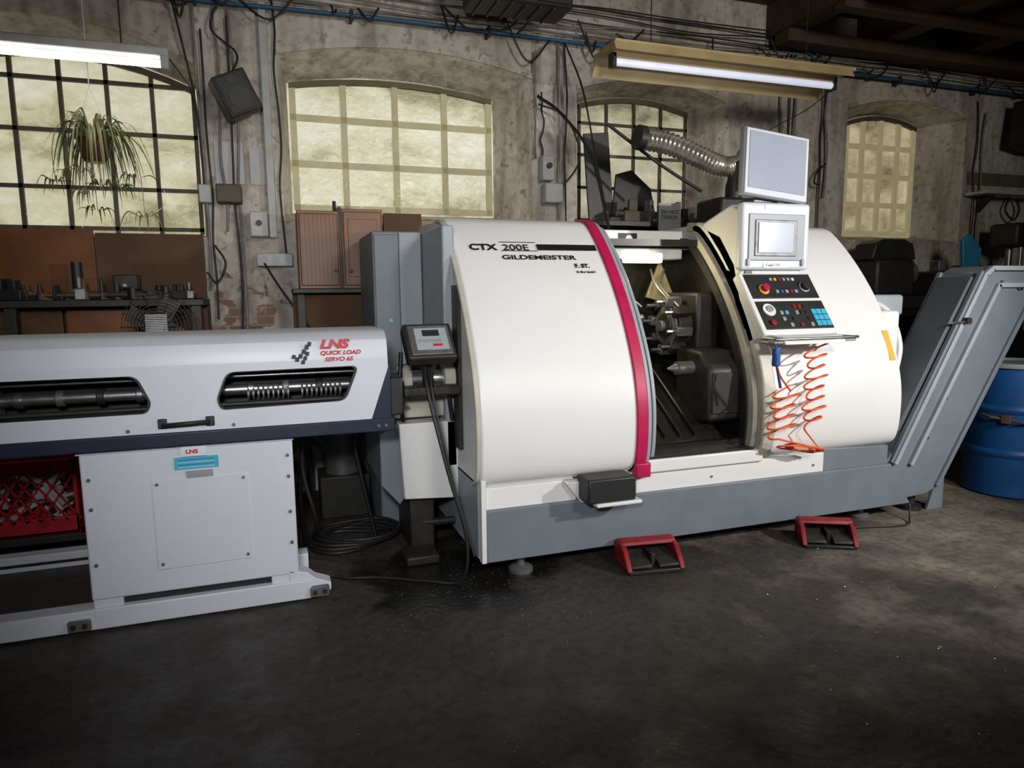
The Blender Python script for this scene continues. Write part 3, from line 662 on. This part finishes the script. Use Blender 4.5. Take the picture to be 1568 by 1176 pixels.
for x in(X0,X1-.02): box('end',x,x+.02,YA,YB,ZA,ZB,REDC,cr,.004)
for k in range(46):
    M=rotM((random.uniform(X0+.12,X1-.1),random.uniform(YA+.05,YA+.16),ZA+.06+random.random()*.30),rx=random.uniform(-30,30),ry=random.uniform(-60,60),rz=random.uniform(-30,30))
    box('scrap',-.07,.07,-.015,.015,-.015,.015,random.choice((SCRAP,SCRAP,LGREY,BEIGE,DARK)),cr,.004,M)
pl=grp('low_pallet')
box('deck',-2.3,-.9,4.30,4.68,.10,.14,DARK,pl,.004)
for x in(-2.2,-1.6,-1.05): box('runner',x,x+.1,4.30,4.68,0,.10,DARK,pl,.004)
rl=grp('floor_rail')
box('rail',-2.6,-.2,4.16,4.25,.0,.085,WHITEB,rl,.006)
box('rail_groove',-2.6,-.2,4.155,4.165,.03,.045,DARK,rl,.0)

wb=grp('workbench')
box('top',-2.6,-.42,4.72,5.18,1.40,1.44,DARK,wb,.004)
box('shelf',-2.6,-.42,4.8,5.18,1.10,1.13,WOOD,wb,.004)
box('back_board',-2.6,-.42,5.13,5.19,.6,1.40,CARD,wb,0)
for k in range(5): box('panel_%d'%k,-2.5+k*.42,-2.5+k*.42+.40,4.98,5.0,1.14,1.38,(CARD,WOOD)[k%2],wb,.004)
for x in(-2.55,-1.5,-.5): box('leg',x,x+.06,4.76,4.82,0,1.40,DARK,wb,.003)
pb=grp('plywood_boards')
for k,(a,b,z) in enumerate(((-2.5,-1.72,1.87),(-1.70,-1.08,1.89),(-1.07,-.43,1.87))):
    box('board_%d'%k,a,b,5.14-.012*k,5.15-.012*k,1.445,z,(CARD,WOOD,CARD)[k],pb,.002)
def clutter(name,n,x0,x1,y0,y1,z,mats,smax=.12,hmax=.14):
    g=grp(name)
    for k in range(n):
        x=x0+(x1-x0)*(k+random.random())/n;y=random.uniform(y0,y1);w=random.uniform(.02,smax);d=random.uniform(.02,.06);h=random.uniform(.02,hmax);m=random.choice(mats)
        t=random.random(); M=rotM((x,y,z),rz=random.uniform(-40,40))
        if t<.35:
            box('block',-w,w,-d,d,0,h*.5,m,g,.006,M)
            box('block_top',-w*.5,w*.3,-d*.6,d*.6,h*.5-.002,h,m,g,.006,M)
            cyl('block_screw',M@Vector((-w*1.2,0,h*.3+.012)),M@Vector((w*1.2,0,h*.3+.012)),.012,STEEL,g,10)
        elif t<.55:
            prism('angle_part',[(-w,0),(w,0),(w,h*.25),(-w*.6,h*.25),(-w*.6,h),(-w,h)],'Y',-d,d,m,g,.004,M)
        elif t<.8:
            cyl('turned_base',(x,y,z),(x,y,z+h*.4),w*.42,m,g,16,bev=.003)
            cyl('turned_part',(x,y,z+h*.4),(x,y,z+h),w*.25,m,g,16,r2=w*.18,bev=.003)
        else:
            cyl('rod',M@Vector((-w*1.5,0,.028)),M@Vector((w*1.5,0,.028)),.018,m,g,10)
            cyl('rod_collar',M@Vector((-w*.3,0,.028)),M@Vector((w*.2,0,.028)),.027,m,g,12)
    return g
clutter('metal_parts',48,-1.95,-.5,4.78,4.86,1.442,(DARK,DARK,BLACK,ALU,DARK,RUST),.10,.14)
vi=grp('bench_vise')
box('base',-.98,-.80,4.95,5.10,1.442,1.50,DARK,vi,.01)
box('jaw',-.96,-.82,4.955,4.99,1.50,1.60,DARK,vi,.01); box('jaw_b',-.96,-.82,5.03,5.09,1.50,1.60,DARK,vi,.01)
cyl('screw',(-.89,4.955,1.53),(-.89,4.93,1.53),.012,STEEL,vi,10)
dp=grp('bench_pillar')
cyl('post',(-1.17,5.03,1.442),(-1.17,5.03,1.68),.03,BLACK,dp); cyl('base',(-1.17,5.03,1.442),(-1.17,5.03,1.47),.06,BLACK,dp)
fan=grp('desk_fan')
FC=Vector((-.62,4.28,1.29)); lnf=[]
for k in range(10):
    r=.03+.018*k; lnf.append([FC+Vector((r*math.cos(a),-.06+.0012*k*k,r*math.sin(a))) for a in [i*math.pi/12 for i in range(25)]])
for k in range(16):
    a=k*math.pi/8; lnf.append([FC+Vector((.03*math.cos(a),-.062,.03*math.sin(a))),FC+Vector((.2*math.cos(a),.04,.2*math.sin(a)))])
cables('guard',lnf,.0025,DARK,fan,False)
cyl('hub',FC+Vector((0,-.07,0)),FC+Vector((0,.08,0)),.035,DARK,fan,20)
for k in range(14): box('louvre',-.055,.055,-.075,-.068,-.06+k*.0095,-.0555+k*.0095,WLAB,fan,.001,rotM(FC))
for k in range(4):
    prism('blade',[(-.05,.03),(.05,.04),(.07,.16),(-.02,.17)],'Y',0,.006,DARK,fan,.001,rotM(FC,ry=k*90+20))
cyl('pole',FC+Vector((0,.10,-.04)),Vector((FC.x,FC.y+.10,.03)),.015,DARK,fan,12)
rev('base',[(.12,0),(.12,.02),(.03,.04)],(FC.x,FC.y+.12,0),DARK,fan,24)

wc=grp('wooden_cabinet')
box('carcass_l',.17,.44,4.86,5.18,1.50,2.02,WOOD,wc,.004)
box('door_l',.18,.43,4.845,4.86,1.52,2.00,WOOD,wc,.006)
box('carcass_m',.46,.74,4.88,5.18,1.50,2.04,WOOD,wc,.004)
box('door_m',.47,.73,4.865,4.88,1.52,2.02,WOOD,wc,.006)
box('door_m_panel',.50,.70,4.860,4.866,1.58,1.97,WOOD,wc,.004)
box('panel_r',.75,1.02,4.90,4.93,1.5,2.02,CARD,wc,.004)
box('panel_rr',1.03,1.30,5.0,5.03,1.5,1.99,WOOD,wc,.004)
box('shelf',.12,1.35,4.80,5.18,1.47,1.50,DARK,wc,.004)
box('lower_panel',.12,1.35,4.95,4.97,.9,1.46,CARD,wc,.004)
box('jamb',.44,.46,4.87,5.18,1.50,2.05,DARK,wc,.001)
for k in range(9): box('slat',.19+k*.027,.20+k*.027,4.840,4.846,1.53,1.99,WOOD,wc,.001)
for x in(.41,.51): cyl('knob',(x,4.845,1.62),(x,4.825,1.62),.014,DARK,wc,12)
cyl('bracket_post',(.42,4.9,2.02),(.42,4.9,2.09),.012,DARK,wc,8)
for x in(.15,1.3): box('support',x,x+.05,4.9,4.95,0,1.47,DARK,wc,.002)

ht=grp('hanging_spider_plant')
pc_=Vector((-.93,4.62,2.225))
rev('pot',[(.050,0),(.068,.02),(.086,.12),(.097,.125),(.097,.148),(.082,.148),(.075,.13)],pc_,TERRA,ht,28)
cables('hanger',[[pc_+Vector((.09,0,.14)),pc_+Vector((.0,0,.42)),pc_+Vector((-.09,0,.14))],[pc_+Vector((0,0,.42)),pc_+Vector((0,0,.47)),Vector((pc_.x,pc_.y,3.89))]],.003,WLAB,ht,False)
def leaves(name,n,base,m,Lr,upk,wid,zc=-.62,a0=0,a1=2*math.pi):
    v=[];f=[]
    for k in range(n):
        a=random.uniform(a0,a1); ln=random.uniform(*Lr); u=random.uniform(*upk); d=Vector((math.cos(a),math.sin(a)*.6,0)); s=Vector((-math.sin(a),math.cos(a),0))
        s=(s+Vector((0,0,random.uniform(-.6,.6)))).normalized()
        N_=10; vx=ln*random.uniform(.6,1.); st=len(v)
        for i in range(N_+1):
            t=i/N_; q=t**.75
            p=Vector(base)+d*(.03+vx*q)+Vector((0,0,u*1.9*t-(u*1.9-zc*ln)*t**2.2)); w=wid*math.sin(math.pi*min(.985,.12+t*.87))**.7
            v+= [p-s*w,p+s*w]
        for i in range(N_): b=st+i*2; f.append((b,b+1,b+3,b+2))
    return from_data(name,v,f,m,ht)
top_=pc_+Vector((0,0,.13))
leaves('leaves',26,top_,LEAF,(.22,.38),(.12,.28),.007,-.7)
leaves('leaves_pale',24,top_,LEAFY,(.2,.36),(.14,.30),.006,-.75)
leaves('leaves_upright',20,top_,LEAFY,(.08,.24),(.18,.26),.006,.3)
leaves('trailing_back',18,top_+Vector((0,.05,0)),LEAF,(.12,.24),(.04,.12),.006,-1.7,.3,2.8)
runners=[]
for k in range(9):
    a=random.uniform(0,6.28);x=math.cos(a)*random.uniform(.10,.22);z=random.uniform(-.40,-.15)
    e=top_+Vector((x,.04,z)); runners.append([top_,top_+Vector((x*.7,0,.08)),top_+Vector((x,.03,-.05)),e])
    leaves('plantlet',9,e,random.choice((LEAF,LEAFY)),(.06,.13),(.03,.08),.005)
e=Vector((-.70,4.66,1.93)); runners.append([top_,top_+Vector((.12,0,.08)),top_+Vector((.21,.03,-.1)),e]); leaves('plantlet',14,e,LEAFY,(.08,.15),(.04,.1),.005)
cables('runners',runners,.002,LEAFY,ht)

l1=grp('fluorescent_lamp')
box('housing',-2.3,-.47,4.27,4.36,2.735,2.79,BOXG,l1,.01)
cyl('tube_a',(-2.25,4.28,2.70),(-.50,4.28,2.70),.019,TUBE,l1,16)
for x in(-.49,-2.26): box('cap',x-.02,x+.02,4.25,4.36,2.67,2.74,BOXG,l1,.006)
cables('chain',[[(-.7,4.32,2.79),(-.7,4.32,3.89)],[(-2.0,4.32,2.79),(-2.0,4.32,3.89)],[(-.47,4.32,2.74),(-.43,4.6,2.72),(-.44,5.0,2.78),(-.42,5.18,2.6)]],.004,CAB,l1)
l2=grp('fluorescent_lamp.001')
prism('reflector',[(4.13,3.00),(4.16,3.06),(4.44,3.06),(4.50,2.93),(4.49,2.925),(4.42,3.035),(4.18,3.035)],'X',2.15,4.10,YWOOD,l2,.002)
box('spine',2.2,4.05,4.26,4.34,3.0,3.04,YWOOD,l2,.004)
cyl('tube_a',(2.22,4.29,2.975),(4.04,4.29,2.975),.024,TUBE2,l2,16)
for x in(2.21,4.05): box('socket',x-.015,x+.015,4.26,4.33,2.94,3.03,BLACK,l2,.004)
box('top_board',2.17,4.16,4.18,4.42,3.06,3.085,YWOOD,l2,.004)
cables('hanger',[[(2.5,4.3,3.08),(2.5,4.3,3.89)],[(3.8,4.3,3.08),(3.8,4.3,3.89)],[(4.06,4.3,2.96),(4.0,4.5,2.85),(3.98,5.0,2.75),(4.0,5.18,2.5)]],.004,CAB,l2)

def speaker(name,c,w,h,d,ry,rz):
    g=grp(name);M=rotM(c,ry=ry,rz=rz)
    box('case',-w/2,w/2,-d/2,d/2,-h/2,h/2,BLACK,g,.01,M)
    box('grille',-w/2+.015,w/2-.015,-d/2-.008,-d/2,-h/2+.015,h/2-.015,HEAT,g,.005,M)
    cyl('woofer_ring',M@Vector((0,-d/2-.006,-h*.12)),M@Vector((0,-d/2-.014,-h*.12)),w*.32,BLACK,g,24)
    cyl('tweeter',M@Vector((0,-d/2-.006,h*.3)),M@Vector((0,-d/2-.014,h*.3)),w*.14,BLACK,g,16)
    cyl('bracket',M@Vector((0,d/2,0)),(c[0],5.195,c[2]),.012,BLACK,g,10)
speaker('loudspeaker',(-.17,4.98,2.75),.22,.26,.16,-26,12)
speaker('loudspeaker.001',(7.15,4.95,3.05),.30,.42,.24,8,15)
he=grp('unit_heater')
box('case',1.32,2.02,4.5,4.8,3.36,3.66,HEAT,he,.02)
for k in range(8): box('fin',1.35,1.99,4.485,4.50,3.38+k*.034,3.395+k*.034,BLACK,he,.002)
for k in range(6): box('fin_under',1.38+k*.1,1.395+k*.1,4.52,4.78,3.345,3.36,BLACK,he,.002)
for x in(1.45,1.9): cyl('hanger',(x,4.65,3.66),(x,4.65,3.9),.012,BLACK,he,8)

du=grp('extraction_duct')
path=catmull([(2.50,4.42,2.53),(2.72,4.40,2.50),(2.95,4.38,2.42),(3.12,4.36,2.36),(3.22,4.32,2.36),(3.32,4.3,2.40)],13)
sweep('flex_hose',path,[.072+(.008 if i%2 else -.006) for i in range(len(path))],SILV,du,24)
sweep('elbow',catmull([(3.26,4.30,2.36),(3.34,4.28,2.46),(3.45,4.26,2.49),(3.58,4.26,2.46)],5),.08,SILV,du,20)
cyl('cuff',(2.47,4.42,2.535),(2.52,4.42,2.53),.085,DARK,du,24)
sweep('riser',[(3.2,4.3,2.10),(3.2,4.3,2.2),(3.24,4.3,2.32)],.06,DARK,du,20)
box('filter_unit',3.02,3.42,4.2,4.5,1.905,2.12,DARK,du,.02)
box('mount',3.25,3.6,4.24,4.45,2.20,2.36,DARK,du,.02)
ma=grp('machine_arm_lamp')
cables('arm',[[(1.99,5.1,2.95),(2.1,4.9,2.78),(2.25,4.7,2.45),(2.30,4.5,1.9)]],.012,CAB,ma)
cables('arm_b',[[(2.32,4.6,2.66),(2.7,4.5,2.38),(3.0,4.4,2.18)]],.012,CAB,ma)

rk=grp('tool_rack')
box('top',2.28,4.05,4.78,5.15,1.96,2.0,DARK,rk,.004)
box('mid',2.28,4.05,4.78,5.15,1.5,1.53,DARK,rk,.004)
for x in(2.3,3.1,3.98): box('post',x,x+.04,4.8,4.84,0,1.96,DARK,rk,.002)
box('back_sheet',2.28,4.05,5.12,5.14,1.0,1.96,BLACK,rk,0)
box('note_backing',2.86,3.06,4.766,4.78,1.90,2.12,DARK,rk,.002)
box('note_sheet',2.86,3.06,4.76,4.765,1.93,2.14,PAPER,rk,0,None)
text('note_text','DO NOT\nTOUCH',.04,(2.88,4.757,2.06),90,INK,rk)
ds=grp('dark_sheets')
box('leaning_sheet',0,.22,-.02,0,0,.70,BLACK,ds,.004,rotM((2.44,5.14,2.002),ry=-6,rx=3))
prism('leaning_sheet_b',[(2.62,2.002),(3.05,2.002),(2.98,2.30),(2.80,2.44),(2.66,2.40)],'Y',5.09,5.11,DARK,ds,.004)
clutter('spare_tooling',22,2.4,3.9,4.86,4.98,2.002,(DARK,BLACK,DARK,IRON,ALU),.12,.20)

rb=grp('workbench.001')
box('top',4.55,8.8,4.6,5.15,1.22,1.27,DARK,rb,.004)
box('panel',4.55,8.8,4.95,4.98,.4,1.22,BLACK,rb,.0)
for x in(4.6,5.9,7.3,8.7): box('leg',x,x+.06,4.64,4.7,0,1.22,DARK,rb,.002)
om=grp('old_bench_lathe')
box('bed',4.95,6.35,4.70,4.95,1.272,1.40,DARK,om,.02)
box('headstock',5.0,5.45,4.68,5.0,1.40,1.72,DARK,om,.03)
prism('belt_cover',[(4.98,1.72),(5.5,1.72),(5.46,1.86),(5.36,1.90),(5.12,1.90),(5.02,1.86)],'Y',4.72,4.95,BLACK,om,.015)
cyl('chuck',(5.45,4.84,1.6),(5.56,4.84,1.6),.11,ALU,om,24,bev=.01)
box('saddle',5.7,5.95,4.66,4.98,1.40,1.62,DARK,om,.02)
box('toolpost',5.78,5.88,4.72,4.82,1.62,1.72,ALU,om,.01)
prism('blue_guard',[(5.98,1.45),(6.14,1.42),(6.18,1.82),(6.02,1.95),(5.93,1.90)],'Y',4.62,4.66,mat('blue_guard',(.03,.22,.38),.5),om,.01)
box('tailstock',6.18,6.34,4.7,4.94,1.40,1.68,DARK,om,.03)
cyl('handwheel',(5.82,4.64,1.5),(5.82,4.62,1.5),.08,STEEL,om,20)
clutter('workshop_items',26,7.15,8.6,4.68,5.0,1.272,(DARK,BLACK,DARK,BLUEP,ALU,RUST),.12,.30)
pr=grp('pillar_drill')
cyl('column',(6.85,4.85,1.272),(6.85,4.85,2.05),.03,STEEL,pr,16); box('base',6.73,6.97,4.74,4.98,1.272,1.30,DARK,pr,.006)
box('head',6.73,6.97,4.70,4.98,1.85,2.08,DARK,pr,.03); cyl('quill',(6.85,4.74,1.85),(6.85,4.74,1.66),.02,STEEL,pr,12)
cyl('lever',(6.97,4.75,1.9),(7.05,4.68,1.8),.008,STEEL,pr,8)
rd=grp('wall_shelf')
box('board',6.62,9.2,4.95,5.18,2.38,2.41,BOXG,rd,.004)
for x in(6.8,8.0,9.0): prism('bracket',[(5.0,2.38),(5.18,2.38),(5.18,2.2)],'X',x,x+.02,DARK,rd,0)
cables('hung_cable',[[(7.15,5.1,2.38),(7.1,5.1,2.25),(7.2,5.08,2.15),(7.3,5.1,2.25),(7.25,5.1,2.36)]],.01,CAB,rd)
db=grp('trim_1')
box('dark_band',6.66,9.45,5.185,5.2,2.50,2.62,GRIME,db,0)

tr=grp('wall_trunking')
box('trunk',-.005,.045,5.14,5.2,1.86,3.42,BOXG,tr,.004)
box('isolator',-.13,-.01,5.08,5.2,1.86,2.03,BOXG,tr,.01); cyl('isolator_knob',(-.07,5.08,1.95),(-.07,5.06,1.95),.02,BLACK,tr,14)
box('socket_strip',-.10,.14,5.1,5.2,1.66,1.75,BOXG,tr,.008)
for k in range(3): cyl('socket_hole',(-.05+k*.08,5.1,1.705),(-.05+k*.08,5.095,1.705),.025,LGREY,tr,16)
box('fuse_box',-.33,-.17,5.06,5.2,2.08,2.20,IRON,tr,.01)
box('switch_left',-.44,-.36,5.1,5.2,2.08,2.2,BOXG,tr,.01)
po_=grp('wall_poster'); box('sheet',-.33,-.15,5.185,5.198,2.22,2.50,PAPER,po_,0)
po2=grp('wall_poster.001'); box('sheet',-.11,-.01,5.185,5.198,2.22,2.46,PAPER,po2,0)
sw=grp('switch_box')
box('upper',2.03,2.13,5.10,5.2,2.33,2.52,BOXG,sw,.01); box('lower',2.05,2.20,5.09,5.2,2.16,2.31,BOXG,sw,.012)
cyl('rotary',(2.08,5.1,2.44),(2.08,5.075,2.44),.022,BLACK,sw,14)
ap=grp('air_pipe')
cables('pipe',[[(-2.6,5.12,3.36),(-.62,5.12,3.36),(.8,5.12,3.385),(2.29,5.12,3.38),(4.2,5.12,3.39),(6.57,5.12,3.39),(9.4,5.12,3.36)]],.014,CABB,ap)
for k in range(12): box('clip',-2.4+k,-2.38+k,5.10,5.195,3.35,3.42,BLACK,ap,.002)
ws=grp('wall_cables')
lines=[]
for x,z0,z1 in((-.40,3.4,1.5),(-.37,3.2,1.3),(-.28,3.5,1.9),(-.21,3.3,1.2),(-.18,3.5,1.25),(.09,3.5,1.7),(1.99,3.3,2.5),(2.05,3.0,2.5),(2.19,3.4,1.9),(2.25,3.4,1.9),(4.32,3.4,2.2),(4.42,3.6,1.9),(4.47,3.6,1.9),(4.78,3.3,1.6),(4.83,3.3,2.3),(6.72,3.3,1.7),(6.8,3.2,1.9),(8.0,3.5,2.4)):
    n=7; lines.append([(x+random.uniform(-.012,.012),5.17+random.uniform(-.02,.01),z0+(z1-z0)*i/n) for i in range(n+1)])
cables('vertical_runs',lines[::2],.009,CABG,ws); cables('vertical_runs_dark',lines[1::2],.007,CAB,ws)
lines=[]
for j in range(8):
    z=3.42+j*.035; pts=[]; x=-2.6
    while x<9.2:
        pts.append((x,5.15+random.uniform(-.03,.02),z+random.uniform(-.02,.02))); x+=random.uniform(.4,.9)
    lines.append(pts)
cables('horizontal_runs',lines[:4],.007,CABG,ws); cables('horizontal_runs_dark',lines[4:],.006,CAB,ws)
lines=[]
for x in (-.5,-.3,.0,.5,1.2,2.0,2.2,2.5,3.4,4.1,4.4,4.7,5.4,6.2,6.8,7.4,7.9):
    for k in range(2):
        a=x+random.uniform(-.2,.2);b=a+random.uniform(-.4,.4);zz=random.uniform(3.35,3.6)
        lines.append([(a,5.1,zz),((a+b)/2,5.08,zz-random.uniform(.04,.18)),(b,5.1,random.uniform(3.35,3.6))])
lines.append([(-.2,5.1,3.45),(-.3,5.1,3.2),(-.15,5.1,3.05),(-.2,5.05,2.88)])
lines.append([(-.55,5.1,3.5),(-.48,5.12,3.1),(-.42,5.12,2.7),(-.40,5.1,2.2)])
lines.append([(2.22,5.1,3.35),(2.32,5.0,3.0),(2.38,4.9,2.5),(2.42,4.8,2.1)])
lines.append([(2.0,5.12,2.9),(2.2,5.05,2.8),(2.3,5.0,2.5),(2.2,5.1,2.3),(2.12,5.12,2.3)])
lines.append([(-.36,5.12,1.8),(-.30,5.1,1.68),(-.36,5.1,1.55),(-.42,5.1,1.62)])
lines.append([(-.05,5.1,1.68),(.05,5.0,1.5),(.25,4.9,1.2),(.4,4.7,1.0)])
lines.append([(4.8,5.12,2.6),(4.68,5.1,2.5),(4.66,5.1,2.42),(4.72,5.1,2.40)])
cables('loose_runs',lines,.007,CAB,ws)

v=[];f=[]
for k in range(1100):
    if k<800: x=random.gauss(1.0,.45);y=random.gauss(3.25,.32)
    else: x=random.uniform(1.8,4.4);y=random.uniform(1.4,3.1)
    s=random.uniform(.002,.007);a=random.random()*6.28;z=.002
    if y<1: continue
    b=len(v);c_,s_=math.cos(a)*s,math.sin(a)*s
    v+=[(x-c_,y-s_,z),(x+s_*.5,y-c_*.5,z+.003),(x+c_,y+s_,z+.001),(x-s_*.5,y+c_*.5,z+.002)]; f.append((b,b+1,b+2,b+3))
from_data('metal_swarf',v,f,STEEL,floor,smooth=False)

# ------------------------------------------------------------------ lights
def spot(name,loc,tgt,e,ang,blend,col,size):
    l=bpy.data.lights.new(name,'SPOT'); l.energy=e; l.spot_size=math.radians(ang); l.spot_blend=blend; l.color=col; l.shadow_soft_size=size
    o=bpy.data.objects.new(name,l); COL.objects.link(o); o.location=loc
    o.rotation_euler=(Vector(tgt)-Vector(loc)).to_track_quat('-Z','Y').to_euler(); return o
spot('flash_right',(4.5,.5,2.1),(3.0,3.3,.95),410,80,.85,(1,.985,.965),.06)
spot('flash_left',(-.2,.0,1.9),(.6,3.6,1.2),280,78,.95,(.98,.985,1.),.14)
spot('room_fill',(2.4,-1.5,3.2),(2.9,5.2,2.6),520,90,1.,(1,.95,.88),.5)
pt=bpy.data.lights.new('machine_lamp_light','POINT'); pt.energy=5.5; pt.color=(1,.85,.5); pt.shadow_soft_size=.05
po=bpy.data.objects.new('machine_lamp_light',pt); COL.objects.link(po); po.location=(2.2,3.74,1.60)
w=bpy.data.worlds.new('world'); w.use_nodes=True; SC.world=w
w.node_tree.nodes['Background'].inputs[0].default_value=(.6,.6,.6,1); w.node_tree.nodes['Background'].inputs[1].default_value=.035

# ------------------------------------------------------------------ camera
F=Vector((.3228,.9374,-.1305)).normalized(); Rr=Vector((.9455,-.3256,0)).normalized(); U=Rr.cross(F).normalized()
a=.0105; Rc=(Rr-a*U).normalized(); Uc=(U+a*Rr).normalized()
cam=bpy.data.cameras.new('camera'); cam.lens=24.0; cam.sensor_width=36; cam.clip_start=.05
co=bpy.data.objects.new('camera',cam); COL.objects.link(co)
co.matrix_world=Matrix(((Rc.x,Uc.x,-F.x,0),(Rc.y,Uc.y,-F.y,0),(Rc.z,Uc.z,-F.z,1.45),(0,0,0,1)))
SC.camera=co
try: SC.view_settings.view_transform='Standard'
except Exception: pass
